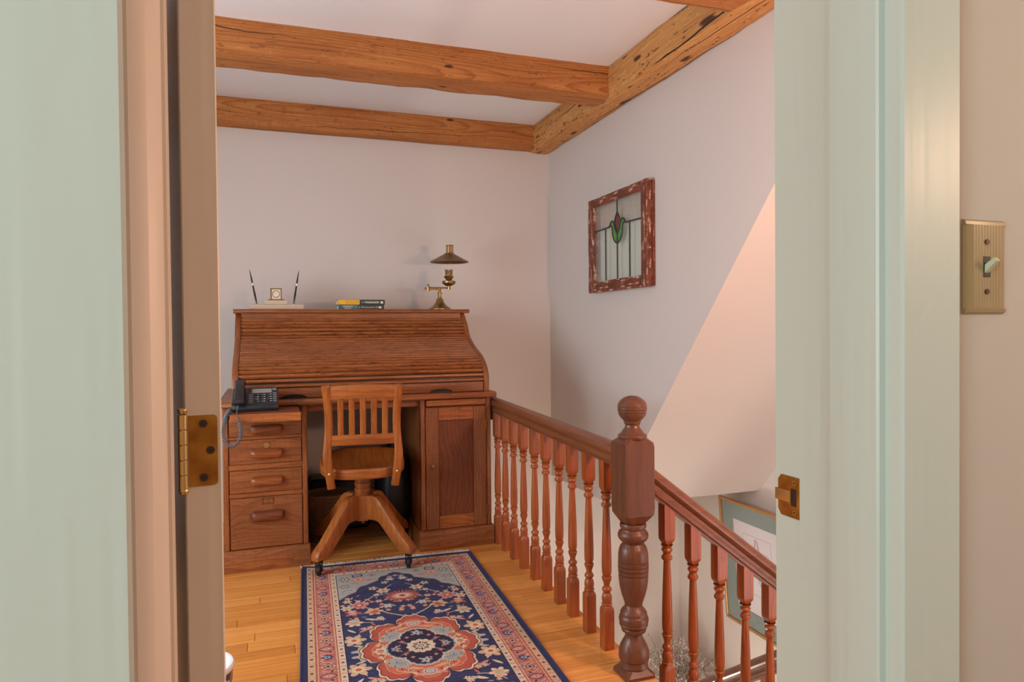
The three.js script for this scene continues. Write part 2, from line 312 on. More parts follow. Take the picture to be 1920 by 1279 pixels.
// stairwell below the landing
struct('wall_under_landing', bx(XE - 0.12, XE - 0.01, LOW, -0.02, W1, DB), M.wall, 'y');
struct('floor_lower', bx(XE, XR, LOW - 0.2, LOW, W1, DB), M.tread);
{
  const s = struct('stairs', bx(1.9, XR, -0.80, -0.774, W1, 2.08), M.tread);
  for (let k = 0; k < 3; k++) {
    s.add(mesh('tread', cbox(XE + 0.25 * k - 0.02, XE + 0.25 * (k + 1), -0.1935 * (k + 1) - 0.028, -0.1935 * (k + 1), W1, 1.99, 0.006), M.tread, 'z'));
    s.add(mesh('riser', bx(XE + 0.25 * k, XE + 0.25 * k + 0.015, -0.1935 * (k + 1), -0.1935 * k - 0.02, W1, 1.99), M.whitePaint, 'z'));
  }
  s.add(mesh('riser', bx(XE + 0.75, XE + 0.765, -0.79, -0.6, W1, 1.99), M.whitePaint, 'z'));
  for (let k = 0; k < 9; k++) {
    const y = -0.774 - 0.185 * (k + 1), d = 2.08 + 0.245 * k;
    s.add(mesh('tread', cbox(XA + 0.05, XR, y - 0.028, y, d - 0.02, d + 0.245, 0.006), M.tread, 'x'));
    s.add(mesh('riser', bx(XA + 0.05, XR, y, y + 0.165, d, d + 0.015), M.whitePaint, 'x'));
  }
}

// ---------------------------------------------------------------- doorway: casings, jambs, door leaf
struct('trim_1', exY([[OL, 0.59], [OL, W0], [OL - 0.10, W0], [OL - 0.10, 0.593], [OL - 0.097, 0.59], [OL - 0.003, 0.59]], 0, 2.14), M.trim, 'y', 0.3);   // left casing
struct('trim_2', exY([[OR, 0.593], [OR + 0.003, 0.59], [OR + 0.087, 0.59], [OR + 0.09, 0.593], [OR + 0.09, W0], [OR, W0]], 0, 2.14), M.trim, 'y', 0.3);    // right casing
struct('trim_3', cbox(OL, OR, 2.05, 2.14, 0.59, W0, 0.003), M.trim, 'x');
struct('trim_4', exY([[OL - 0.03, W0], [OL - 0.014, W0], [OL - 0.014, 0.634], [OL - 0.002, 0.638], [OL, 0.642], [OL, 0.716], [OL - 0.004, 0.720], [OL - 0.005, 0.727], [OL - 0.001, 0.734], [OL + 0.005, 0.742], [OL + 0.0078, 0.752], [OL + 0.0068, 0.763], [OL + 0.0015, 0.770], [OL + 0.0015, 0.773], [OL + 0.0085, 0.775], [OL + 0.0085, 0.798], [OL - 0.03, 0.798]], 0, 2.08), M.door, 'y', 0.5);  // left jamb with its stop, warm light held in its tan colour
struct('trim_5', exY([[OR + 0.03, W0], [OR + 0.001, W0], [OR + 0.001, 0.614], [OR - 0.007, 0.615], [OR - 0.009, 0.618], [OR - 0.009, 0.686], [OR - 0.007, 0.692], [OR - 0.003, 0.700], [OR - 0.002, 0.708], [OR, 0.714], [OR, 0.797], [OR + 0.03, 0.797]], 0, 2.08), M.trim, 'y', 0.5);   // right jamb with its stop
struct('trim_6', bx(OL - 0.03, OR + 0.03, 2.05, 2.08, W0, 0.798), M.trim, 'x');
{
  // door leaf, opened into the hall: its hinge edge faces the bedroom
  const d = new THREE.Group(); d.name = 'door_1'; d.userData = { kind: 'structure', label: 'open door leaf seen on its painted hinge edge', category: 'door' };
  d.position.copy(P(-0.087, 0, 0.81)); d.rotation.y = 0.14; scene.add(d);
  const add = (p, n, g, m, ax = 'y', cr) => { const o = mesh(n, g, m, ax, cr); p.add(o); return o; };
  const w = 0.037;   // local: x along the edge, z = -length
  add(d, 'leaf', cbox(0, w, 0.012, 2.04, 0, 0.76, 0.0015), M.door);  // tan carries the warm light falling on the hinge edge
  const h = new THREE.Group(); h.name = 'hinge'; h.userData = { label: 'brass butt hinge with three dark screws' }; d.add(h);
  add(h, 'hinge_leaf', exD(roundShape(0.004, 0.0325, 0.936, 1.012, 0.005), -0.0012, 0.002), M.agedBrass);
  for (let k = 0; k < 5; k++) add(h, 'knuckle', lathe([[0.0003, 0], [0.0003, 0.0042], [0.001, 0.0046], [0.0152, 0.0046], [0.0159, 0.0042], [0.0159, 0]], -0.0015, -0.005, 16, 0.934 + k * 0.016), M.brass, 'y', 0.4);
  for (const y of [0.9295, 1.0145]) add(h, 'pin_tip', lathe([[0, 0], [0.001, 0.004], [0.004, 0.0052], [0.006, 0.0045], [0.007, 0]], -0.0015, -0.005, 16, y), M.brass, 'y', 0.4);
  for (const [x, y] of [[0.0185, 1.003], [0.0255, 0.974], [0.0185, 0.945]]) {
    const s = add(h, 'screw', new THREE.CylinderGeometry(0.0043, 0.0043, 0.0014, 20).rotateX(Math.PI / 2).translate(x, y, 0.0016), M.screw, 'y', 0.4);
    s.add(mesh('slot', merge([new THREE.BoxGeometry(0.005, 0.0011, 0.0004), new THREE.BoxGeometry(0.0011, 0.005, 0.0004)]).rotateZ(0.6).translate(x, y, 0.0024), M.black));
  }
}
function roundShape(x0, x1, y0, y1, r) { const s = new THREE.Shape(); s.moveTo(x0, y0); s.lineTo(x1 - r, y0); s.quadraticCurveTo(x1, y0, x1, y0 + r); s.lineTo(x1, y1 - r); s.quadraticCurveTo(x1, y1, x1 - r, y1); s.lineTo(x0, y1); s.lineTo(x0, y0); return s; }
{
  const t = thing('strike_plate', 'brass strike plate let into the pale green door jamb', 'strike plate', [OR, 0.84, 0.77]);
  // plate outline in (D, Y) with latch hole, thin, lip towards the hall
  const s = shapeOf([[0.751, 0.841], [0.751, 0.897], [0.785, 0.897], [0.791, 0.890], [0.791, 0.849], [0.785, 0.841]]);
  const hole = new THREE.Path(); [[0.755, 0.857], [0.766, 0.857], [0.766, 0.881], [0.755, 0.881]].forEach(([a, b], i) => i ? hole.lineTo(a, b) : hole.moveTo(a, b)); hole.closePath(); s.holes.push(hole);
  part(t, 'plate', exX(s, OR - 0.0015, OR + 0.0002), M.agedBrass, 'y');
  part(t, 'lip', exX([[0.766, 0.861], [0.766, 0.877], [0.796, 0.877], [0.796, 0.861]], OR - 0.0026, OR - 0.0015, 0.0004), M.brass, 'z');
  part(t, 'dark_latch_hole', merge([bx(OR - 0.0009, OR + 0.0002, 0.8565, 0.8815, 0.7545, 0.7665)]), M.screw, 'y');  // dark sheet in place of the shade inside the latch hole
  for (const y of [0.889, 0.849]) { const sc = part(t, 'screw', new THREE.CylinderGeometry(0.0035, 0.0035, 0.0014, 18).rotateZ(Math.PI / 2).translate(OR - 0.0018, y, -0.7585), M.brass, 'y'); part(sc, 'slot', merge([bx(OR - 0.0028, OR - 0.0024, y - 0.0022, y + 0.0022, 0.7581, 0.7589), bx(OR - 0.0028, OR - 0.0024, y - 0.0004, y + 0.0004, 0.7563, 0.7607)]), M.black, 'y'); }
}
{
  const c = [0.819, 1.171], t = thing('light_switch', 'ribbed tan toggle light switch on the wall beside the right casing', 'switch', [c[0], c[1] - 0.057, W0]);
  const ribs = [[-0.035, 0], [-0.0345, 0.002], [-0.031, 0.0042], [-0.023, 0.0058], [-0.0225, 0.0052]];
  for (let k = 0; k < 9; k++) { const x = -0.0218 + k * 0.0048; ribs.push([x, 0.0058], [x + 0.0036, 0.0058], [x + 0.0042, 0.0054]); }
  ribs.push([0.023, 0.0058], [0.031, 0.0042], [0.0345, 0.002], [0.035, 0]);
  part(t, 'plate', merge([exY(ribs.map(([x, h]) => [c[0] + x, W0 - h]).reverse(), c[1] - 0.0505, c[1] + 0.0505), 
    ...[-1, 1].map(s => exX([[W0, c[1] + s * 0.0505], [W0 - 0.0055, c[1] + s * 0.0505], [W0 - 0.0044, c[1] + s * 0.0545], [W0 - 0.001, c[1] + s * 0.057], [W0, c[1] + s * 0.057]], c[0] - 0.0335, c[0] + 0.0335))], 0.5), M.switchPlate, 'y');
  part(t, 'slot', bx(c[0] - 0.0055, c[0] + 0.0055, c[1] - 0.0125, c[1] + 0.0125, W0 - 0.0064, W0 - 0.003), M.black, 'y');
  part(t, 'toggle', sweep([P(c[0], c[1] - 0.004, W0 - 0.004), P(c[0], c[1] + 0.003, W0 - 0.012), P(c[0], c[1] + 0.008, W0 - 0.0185)], roundRect(0.0085, 0.0085, 0.0012, 2), new THREE.Vector3(1, 0, 0), k => [1 - 0.25 * k, 1 - 0.35 * k]), M.toggle, 'y');
  for (const s of [-1, 1]) part(t, 'screw', new THREE.CylinderGeometry(0.0032, 0.0032, 0.0022, 16).rotateX(Math.PI / 2).translate(c[0], c[1] + s * 0.030, -(W0 - 0.0062)), M.screw, 'y');
}

// ---------------------------------------------------------------- ceiling beams
function hewn(x0, x1, y0, y1, d0, d1, along, amp, s) {
  const L = [x1 - x0, y1 - y0, d1 - d0], seg = i => i === along ? Math.max(8, Math.round(L[i] / 0.05)) : 5;
  const g = new THREE.BoxGeometry(L[0], L[1], L[2], seg(0), seg(1), seg(2)), p = g.attributes.position, C = [(x0 + x1) / 2, (y0 + y1) / 2, -(d0 + d1) / 2];
  for (let i = 0; i < p.count; i++) {
    const v = [p.getX(i), p.getY(i), p.getZ(i)], t = v[along] * 7 + 50;
    let edge = 0;
    for (let k = 0; k < 3; k++) if (k !== along) {
      const q = v[k] / (L[k] / 2); if (Math.abs(q) > 0.99) edge++;
      const other = 3 - along - k; v[k] += Math.sign(v[k]) * (fbm(t, v[other] * 12 + 9 + k * 5 + (v[k] > 0 ? 20 : 0), 512, 512, s, 3) - 0.62) * amp * (Math.abs(q) > 0.99 ? 1 : Math.abs(q));
    }
    if (edge === 2) for (let k = 0; k < 3; k++) if (k !== along) v[k] *= 1 - 0.007 / (L[k] / 2) * (0.5 + fbm(t * 2, 3, 512, 512, s + 4, 2));
    p.setXYZ(i, v[0] + C[0], v[1] + C[1], v[2] + C[2]);
  }
  return g;
}
const BB = 2.284;
single('ceiling_beam', hewn(-1.44, 1.66, BB, CEIL + 0.02, 3.187, 3.392, 0, 0.007, 3), M.beam, 'broad pine ceiling beam crossing the room in front of the desk', 'beam', 'x', 'pine beams across the ceiling', 0.9);
single('ceiling_beam', hewn(-1.44, 1.66, BB, CEIL + 0.02, 4.25, DB + 0.01, 0, 0.006, 13), M.beam, 'pine ceiling beam lying against the back wall above the desk', 'beam', 'x', 'pine beams across the ceiling', 0.9);
single('ceiling_beam', hewn(-1.44, 1.66, BB, CEIL + 0.02, 2.02, 2.232, 0, 0.007, 23), M.beam, 'pine ceiling beam joining the girder above the stair head', 'beam', 'x', 'pine beams across the ceiling', 0.9);
single('ceiling_girder', hewn(1.645, XA + 0.006, BB - 0.006, CEIL + 0.02, W1 + 0.01, DB, 2, 0.010, 33), M.girder, 'knotty cracked pine girder along the top of the right wall', 'beam', 'z', undefined, 0.9);

// ---------------------------------------------------------------- railings and newels
const turned = [[0, 0.0195], [0.004, 0.0155], [0.010, 0.0170], [0.022, 0.0180], [0.034, 0.0150], [0.038, 0.0120], [0.043, 0.0130], [0.046, 0.0165], [0.051, 0.0172], [0.056, 0.0150], [0.060, 0.0110], [0.066, 0.0100], [0.074, 0.0120], [0.084, 0.0160], [0.092, 0.0175], [0.094, 0.0160], [0.095, 0.0125], [0.098, 0.0140], [0.110, 0.0168], [0.14, 0.0172], [0.20, 0.0160], [0.27, 0.0135], [0.325, 0.0112], [0.335, 0.0110], [0.337, 0.0165], [0.342, 0.0180], [0.348, 0.0165], [0.351, 0.0130], [0.357, 0.0120], [0.362, 0.0150], [0.367, 0.0178], [0.372, 0.0165], [0.375, 0.0140], [0.385, 0.0195]];
function squareBlock(X, D, y0, y1, s, e0, e1) {   // square block whose ends are chamfered to the turning
  const h = s / 2, r = h * 0.62, ring = (y, a, b) => [[a, b], [b, a], [-b, a], [-a, b], [-a, -b], [-b, -a], [b, -a], [a, -b]].map(([p, q]) => P(X + p, y, D + q));
  const rows = []; if (e0) rows.push(ring(y0, r, r * 0.5)); rows.push(ring(y0 + e0, h, e0 ? h * 0.86 : h * 0.97)); rows.push(ring(y0 + e0 * 1.6 + 0.0001, h, h * 0.965)); rows.push(ring(y1 - e1 * 1.6 - 0.0001, h, h * 0.965)); rows.push(ring(y1 - e1, h, e1 ? h * 0.86 : h * 0.97)); if (e1) rows.push(ring(y1, r, r * 0.5));
  const polys = [rows[0], rows[rows.length - 1]]; for (let i = 0; i + 1 < rows.length; i++) for (let k = 0; k < 8; k++) polys.push([rows[i][k], rows[i][(k + 1) % 8], rows[i + 1][(k + 1) % 8], rows[i + 1][k]]);
  return convexFaces(polys, P(X, (y0 + y1) / 2, D));
}
function baluster(X, D, foot, yTurn, top, slope = 0, s = 0.0375) {
  const blk = squareBlock(X, D, yTurn + 0.385, top, s, 0.016, 0), p = blk.attributes.position;
  if (slope) for (let i = 0; i < p.count; i++) if (p.getY(i) > top - 0.004) p.setY(i, p.getY(i) - slope * (p.getX(i) - X));
  return merge([squareBlock(X, D, foot, yTurn, s, 0, 0.016), lathe(turned, X, D, 18, yTurn), blk], 0.6);
}
// moulded handrail outline (side, up), up = 0 at the underside
const railOut = (() => { const half = [[0.018, 0], [0.0185, 0.006], [0.0235, 0.010], [0.0240, 0.018], [0.0205, 0.023], [0.0190, 0.030], [0.0205, 0.036], [0.0270, 0.040], [0.0310, 0.047], [0.0305, 0.056], [0.0265, 0.064], [0.0180, 0.071], [0.0080, 0.0745]]; return [...half, ...half.slice().reverse().map(([a, b]) => [-a, b])]; })();
function rail(a, b, side) { const up = new THREE.Vector3().subVectors(b, a).cross(side); return up.y > 0 ? sweep([a, b], railOut, side) : sweep([b, a], railOut, side); }
const XN = 1.084, DN = 1.954;
{
  const t = thing('landing_railing', 'reddish wood railing with turned balusters beside the roll-top desk', 'railing', [1.09, 0, 2.7]);
  const ya = 0.752, yb = 0.722, h = 0.076, xa = 1.108;
  part(t, 'handrail', rail(P(XN, yb - h, DN + 0.04), P(xa, ya - h, 3.50), new THREE.Vector3(1, 0, 0)), M.rail, 'z', 0.5);
  part(t, 'end_bracket', cbox(xa - 0.024, xa + 0.024, 0.63, 0.70, 3.475, 3.50, 0.003), M.iron, 'y');
  for (const d of [3.408, 3.279, 3.146, 3.004, 2.855, 2.716, 2.571, 2.437, 2.287, 2.142]) {
    const k = (d - DN) / (3.5 - DN);
    part(t, 'baluster', baluster(lerp(XN, xa, k) - 0.002, d, 0, 0.155, lerp(yb, ya, k) - h + 0.002), M.cherry, 'y', 0.6);
  }
}
const newelLow = [[0.030, 0.046], [0.036, 0.044], [0.047, 0.043], [0.052, 0.0475], [0.062, 0.0485], [0.080, 0.0475], [0.095, 0.042], [0.107, 0.036], [0.116, 0.0305], [0.125, 0.0275], [0.132, 0.0275], [0.137, 0.034], [0.140, 0.0385], [0.148, 0.040], [0.151, 0.0385], [0.153, 0.042], [0.160, 0.0455], [0.166, 0.044], [0.168, 0.046], [0.178, 0.0475], [0.188, 0.045], [0.191, 0.0425], [0.200, 0.042], [0.207, 0.038], [0.214, 0.031], [0.222, 0.0275], [0.236, 0.031], [0.256, 0.038], [0.280, 0.0435], [0.305, 0.0468], [0.318, 0.047], [0.320, 0.0445], [0.323, 0.0472], [0.332, 0.048], [0.334, 0.0452], [0.337, 0.048], [0.346, 0.0485], [0.348, 0.0455], [0.351, 0.0483], [0.360, 0.0483], [0.362, 0.0455], [0.366, 0.048], [0.385, 0.0475], [0.400, 0.045], [0.411, 0.041], [0.416, 0.036], [0.420, 0.034], [0.426, 0.037], [0.432, 0.044], [0.440, 0.0482], [0.449, 0.0485], [0.457, 0.045], [0.462, 0.039], [0.466, 0.0375], [0.470, 0.041], [0.478, 0.0425], [0.484, 0.040]];
const newelCap = [[0.755, 0.0445], [0.762, 0.046], [0.766, 0.044], [0.768, 0.038], [0.774, 0.034], [0.780, 0.030], [0.788, 0.0235], [0.796, 0.0225], [0.801, 0.026], [0.804, 0.0275], [0.807, 0.026], [0.811, 0.029], [0.820, 0.0375], [0.829, 0.043], [0.834, 0.0445], [0.836, 0.0428], [0.838, 0.0455], [0.843, 0.0463], [0.845, 0.0445], [0.847, 0.0466], [0.852, 0.0466], [0.854, 0.0448], [0.857, 0.0462], [0.866, 0.0435], [0.875, 0.037], [0.882, 0.0275], [0.887, 0.015], [0.889, 0]];
{
  const t = thing('newel_post', 'stout brown turned newel post with ringed ball cap at the stair head', 'newel post', [XN, 0, DN]);
  part(t, 'base_block', squareBlock(XN, DN, -0.30, 0.034, 0.101, 0, 0.024), M.mahog, 'y', 0.4);
  part(t, 'turned_shaft', lathe(newelLow, XN, DN, 40), M.mahog, 'y', 0.6);
  part(t, 'upper_block', squareBlock(XN, DN, 0.480, 0.762, 0.101, 0.034, 0.020), M.mahog, 'y', 0.4);
  part(t, 'ball_cap', lathe(newelCap, XN, DN, 40), M.mahog, 'y', 0.6);
}
{
  const t = thing('stair_railing', 'wooden railing descending from the newel post to the right', 'railing', [1.4, -0.4, DN]);
  const top = X => 0.652 - 0.774 * (X - 1.159), vh = 0.076 / Math.cos(Math.atan(0.774));
  part(t, 'handrail', rail(P(XN + 0.015, top(XN + 0.015) - vh, DN), P(1.80, top(1.80) - vh, DN), new THREE.Vector3(0, 0, 1)), M.rail, 'x', 0.5);
  [1.207, 1.305, 1.407, 1.511, 1.612, 1.712].forEach((X, k) => {
    const u = top(X) - vh, step = X < XE + 0.25 ? 1 : X < XE + 0.5 ? 2 : 3;
    part(t, 'baluster', baluster(X, DN, -0.1935 * step, u - 0.118 - 0.385, u + 0.002, 0.774, 0.039), M.cherry, 'y', 0.6);
  });
}
{
  // lower flight: white post and the railing that goes on down, away from the camera
  const X = XA + 0.03, D = 2.03, n = thing('lower_newel_post', 'white square stair post with a wooden ball behind the lower rail', 'newel post', [X, -0.8, D]);
  part(n, 'post', squareBlock(X, D, -0.80, 0.15, 0.09, 0, 0.012), M.whitePaint, 'y', 0.4);
  part(n, 'ball_cap', lathe(newelCap.map(([y, r]) => [y - 0.607, r]), X, D, 28), M.mahog, 'y', 0.6);
  const t = thing('lower_railing', 'glossy lower handrail descending away below the framed picture', 'railing', [X, -1.2, 2.8]);
  const top = d => -0.167 - 0.71 * (d - 2.211), vh = 0.076 / Math.cos(Math.atan(0.71));
  part(t, 'handrail', rail(P(X - 0.02, top(D + 0.05) - vh, D + 0.05), P(X - 0.02, top(4.1) - vh, 4.1), new THREE.Vector3(1, 0, 0)), M.rail, 'z', 0.5);
  for (let k = 0; k < 8; k++) { const d = 2.2 + k * 0.2, u = top(d) - vh; part(t, 'baluster', merge([lathe(turned, X - 0.02, d, 14, u - 0.5), squareBlock(X - 0.02, d, u - 0.115, u + 0.01, 0.0375, 0.016, 0), squareBlock(X - 0.02, d, u - 0.78, u - 0.5, 0.0375, 0, 0.016)], 0.6), M.cherry, 'y', 0.6); }
}

// ---------------------------------------------------------------- roll-top desk
const DF = 3.42;     // front plane of the carcass
const desk = thing('rolltop_desk', 'dark oak roll-top desk with its slatted tambour closed', 'desk', [0.43, 0, 3.8]);
const DBK = 4.22;    // back of the desk
{
  const oak = M.oak;
  // pedestals: sides, backs, stiles, plinths
  const pedestal = (x0, x1, p0, p1) => {
    part(desk, 'pedestal', merge([cbox(x0, x0 + 0.022, 0.09, 0.758, DF, DBK, 0.002), cbox(x1 - 0.022, x1, 0.09, 0.758, DF, DBK, 0.002), bx(x0 + 0.02, x1 - 0.02, 0.09, 0.756, DF + 0.03, DF + 0.04), bx(x0, x1, 0.09, 0.756, DBK - 0.012, DBK)]), oak, 'y');
    part(desk, 'plinth', exX([[DF - 0.018, 0], [DF - 0.018, 0.078], [DF - 0.014, 0.088], [DF - 0.006, 0.094], [DF, 0.098], [DBK, 0.098], [DBK, 0]], p0, p1), M.oak, 'x');
  };
  pedestal(-0.208, 0.162, -0.216, 0.168); pedestal(0.705, 1.072, 0.693, 1.081);
  for (const x of [-0.208, 0.138]) part(desk, 'stile', cbox(x, x + 0.024, 0.098, 0.758, DF - 0.004, DF + 0.02, 0.004), oak, 'y');
  for (const x of [0.705, 1.048]) part(desk, 'stile', cbox(x, x + 0.024, 0.098, 0.758, DF - 0.004, DF + 0.02, 0.004), oak, 'y');
  // drawers
  const dx0 = -0.181, dx1 = 0.136;
  const pullG = (y, w, h) => { // rounded bar pull
    const n = 14, pts = []; for (let i = 0; i <= n; i++) { const u = -1 + 2 * i / n; pts.push(P(-0.02 - u * w / 2, y, DF - 0.008 - 0.0)); }
    return sweep(pts, [[-0.0, -h * 0.34], [0.012, -h * 0.42], [0.022, -h * 0.5], [0.030, -h * 0.34], [0.0325, 0], [0.030, h * 0.25], [0.020, h * 0.46], [0.0, h * 0.5]], new THREE.Vector3(0, 0, 1), k => { const e = Math.min(k, 1 - k) / 0.16, q = e >= 1 ? 1 : Math.sqrt(1 - (1 - e) * (1 - e)); return [Math.max(0.05, q), Math.max(0.25, 0.45 + 0.55 * q)]; });
  };
  [[0.621, 0.706, 0.653], [0.493, 0.604, 0.541], [0.360, 0.464, 0.414], [0.102, 0.337, 0.252]].forEach(([a, b, py], i) => {
    const d = part(desk, 'drawer', merge([cbox(dx0, dx1, a, b, DF - 0.006, DF + 0.02, 0.003)]), i === 0 || i === 3 ? M.oakFlat : oak, 'x');
    const pl = part(d, 'pull', pullG(py, 0.152, i === 3 ? 0.046 : 0.042), i === 0 || i === 3 ? M.oakPanel : M.pull, 'x', 0.7);
    if (i === 0) pl.userData.label = 'dark rounded wooden pull';
    if (i === 1) { const e = part(d, 'keyhole', new THREE.CylinderGeometry(0.0125, 0.0135, 0.004, 24).rotateX(Math.PI / 2).translate(-0.02, 0.577, -(DF - 0.0075)), M.brass, 'x', 0.4); e.userData.label = 'round brass lock'; }
    if (i === 3) { const e = part(d, 'label_holder', merge([cbox(-0.046, 0.008, 0.304, 0.308, DF - 0.0095, DF - 0.005, 0.001), cbox(-0.046, 0.008, 0.328, 0.332, DF - 0.0095, DF - 0.005, 0.001), cbox(-0.046, -0.040, 0.304, 0.332, DF - 0.0095, DF - 0.005, 0.001), cbox(0.002, 0.008, 0.304, 0.332, DF - 0.0095, DF - 0.005, 0.001), new THREE.CylinderGeometry(0.011, 0.011, 0.003, 3).rotateX(-Math.PI / 2).translate(-0.019, 0.316, -(DF - 0.008))]), M.lampBrass, 'x', 0.4); e.userData.label = 'tarnished brass label holder'; }
  });
  for (const [a, b] of [[0.605, 0.620], [0.465, 0.492], [0.338, 0.359]]) part(desk, 'drawer_rail', cbox(dx0 - 0.003, dx1 + 0.003, a, b, DF - 0.003, DF + 0.02, 0.003), oak, 'x');
  // writing slides: left pulled out, right pushed in
  const slide = part(desk, 'writing_slide', merge([cbox(-0.160, 0.122, 0.722, 0.7555, 3.128, DF + 0.3, 0.002)]), M.oakPanel, 'x');
  slide.userData.label = 'pulled-out writing board under the telephone';
  part(slide, 'slide_front', cbox(-0.162, 0.124, 0.720, 0.7565, 3.12, 3.129, 0.002), M.oakWarm, 'x');
  part(desk, 'writing_slide', cbox(0.735, 1.045, 0.722, 0.752, DF - 0.007, DF + 0.02, 0.002), M.oakWarm, 'x');
  // cupboard door on the right
  const door = part(desk, 'cupboard_door', merge([cbox(0.731, 0.797, 0.100, 0.714, DF - 0.007, DF + 0.015, 0.003), cbox(0.980, 1.046, 0.100, 0.714, DF - 0.007, DF + 0.015, 0.003)]), M.oakFlat, 'y');
  part(door, 'door_rail', cbox(0.797, 0.980, 0.648, 0.714, DF - 0.006, DF + 0.015, 0.003), M.oakWarm, 'x');
  part(door, 'door_rail', cbox(0.797, 0.980, 0.100, 0.166, DF - 0.006, DF + 0.015, 0.003), M.oakWarm, 'x');
  part(door, 'door_panel', cbox(0.795, 0.982, 0.164, 0.650, DF + 0.004, DF + 0.014, 0.002), M.oakPanel, 'y').userData.label = 'darker inset panel';
  part(door, 'door_knob', lathe([[0, 0.006], [0.004, 0.005], [0.008, 0.005], [0.012, 0.010], [0.017, 0.0115], [0.021, 0.008], [0.022, 0]], 0, 0, 20).rotateX(Math.PI / 2).translate(0.764, 0.421, -(DF - 0.006)), M.lampBrass, 'y', 0.7);
  for (const y of [0.62, 0.18]) part(door, 'hinge', cbox(1.044, 1.050, y - 0.025, y + 0.025, DF - 0.010, DF - 0.004, 0.001), M.lampBrass, 'y');
  // desktop
  part(desk, 'desktop', exX([[3.392, 0.758], [3.386, 0.764], [3.386, 0.774], [3.390, 0.780], [3.396, 0.786], [DBK, 0.786], [DBK, 0.758]], -0.226, 1.096, 0.002), oak, 'x');
  part(desk, 'apron', bx(0.162, 0.705, 0.722, 0.758, DF + 0.03, DF + 0.05), oak, 'x');
  // S-curved ends of the roll top
  const S = curvePts([[3.428, 0.786], [3.424, 0.85], [3.446, 0.908], [3.528, 0.966], [3.660, 1.013], [3.768, 1.068], [3.818, 1.130], [3.872, 1.180], [3.90, 1.202]].map(([d, y]) => new THREE.Vector3(d, y, 0)), 56).map(v => [v.x, v.y]);
  const off = S.map(([d, y], i) => { const a = S[Math.max(0, i - 1)], b = S[Math.min(S.length - 1, i + 1)], l = Math.hypot(b[0] - a[0], b[1] - a[1]); return [d, y, (b[0] - a[0]) / l, (b[1] - a[1]) / l]; });
  const endPoly = [...S.map(([d, y]) => [d, y]), [DBK, 1.202], [DBK, 0.786]];
  part(desk, 'roll_end', exX(endPoly, -0.166, -0.138, 0.004), oak, 'y', 0.5);
  part(desk, 'roll_end', exX(endPoly, 1.042, 1.068, 0.004), oak, 'y', 0.5);
  part(desk, 'back_panel', bx(-0.14, 1.045, 0.786, 1.202, DBK - 0.015, DBK), oak, 'x');
  // tambour slats, each on the curve, set back 12 mm
  let len = 0; const cum = [0]; for (let i = 1; i < S.length; i++) cum.push(len += Math.hypot(S[i][0] - S[i - 1][0], S[i][1] - S[i - 1][1]));
  const at = s => { let i = 1; while (i < S.length - 1 && cum[i] < s) i++; const k = (s - cum[i - 1]) / (cum[i] - cum[i - 1]); return off[i].map((v, j) => lerp(off[i - 1][j], v, k)); };
  const pitch = 0.0242, s0 = 0.052, nS = Math.floor((len - s0 - 0.035) / pitch);
  const tam = new THREE.Group(); tam.name = 'tambour'; desk.add(tam);
  const lip = (() => { const s = new THREE.Shape(); s.moveTo(-0.136, 0.789); for (const c of [0.105, 0.815]) { s.lineTo(c - 0.062, 0.789); s.bezierCurveTo(c - 0.045, 0.812, c + 0.045, 0.812, c + 0.062, 0.789); } s.lineTo(1.040, 0.789); s.lineTo(1.040, 0.836); s.lineTo(-0.136, 0.836); s.lineTo(-0.136, 0.789); return s; })();
  const slatM = [M.oakSlat, M.oakSlat2];
  part(tam, 'lift_bar', exD(lip, 3.434, 3.452, 0.002, 12), M.oakFlat, 'x');
  for (let k = 0; k < nS; k++) {
    const [d, y, tx, ty] = at(s0 + (k + 0.5) * pitch), nx = -ty, ny = tx;  // outward normal towards the camera and up
    const q = (a, b) => [d + 0.014 + tx * a + nx * b, y - 0.002 + ty * a + ny * b], w = pitch / 2;
    part(tam, 'slat', exX([q(-w + 0.0032, -0.008), q(-w + 0.0032, -0.002), q(-w + 0.0046, 0.0044), q(-0.0045, 0.0090), q(0.0025, 0.0096), q(w - 0.0052, 0.0064), q(w - 0.0034, 0.0), q(w - 0.0034, -0.008)].reverse(), -0.137, 1.041), slatM[k % 3 ? 0 : 1], 'x', 0.45);
  }
  part(tam, 'backing', merge([exX([...S.map(([d, y]) => [d + 0.022, y - 0.008]), ...S.slice().reverse().map(([d, y]) => [d + 0.026, y - 0.012])], -0.137, 1.041)]), M.black, 'x');
  part(desk, 'fascia', cbox(-0.138, 1.042, 1.166, 1.204, 3.880, 3.90, 0.002), oak, 'x');
  part(desk, 'top_deck', exX([[3.868, 1.201], [3.862, 1.206], [3.860, 1.214], [3.864, 1.221], [3.870, 1.223], [4.245, 1.223], [4.245, 1.201]], -0.176, 1.090, 0.002), oak, 'x');
}

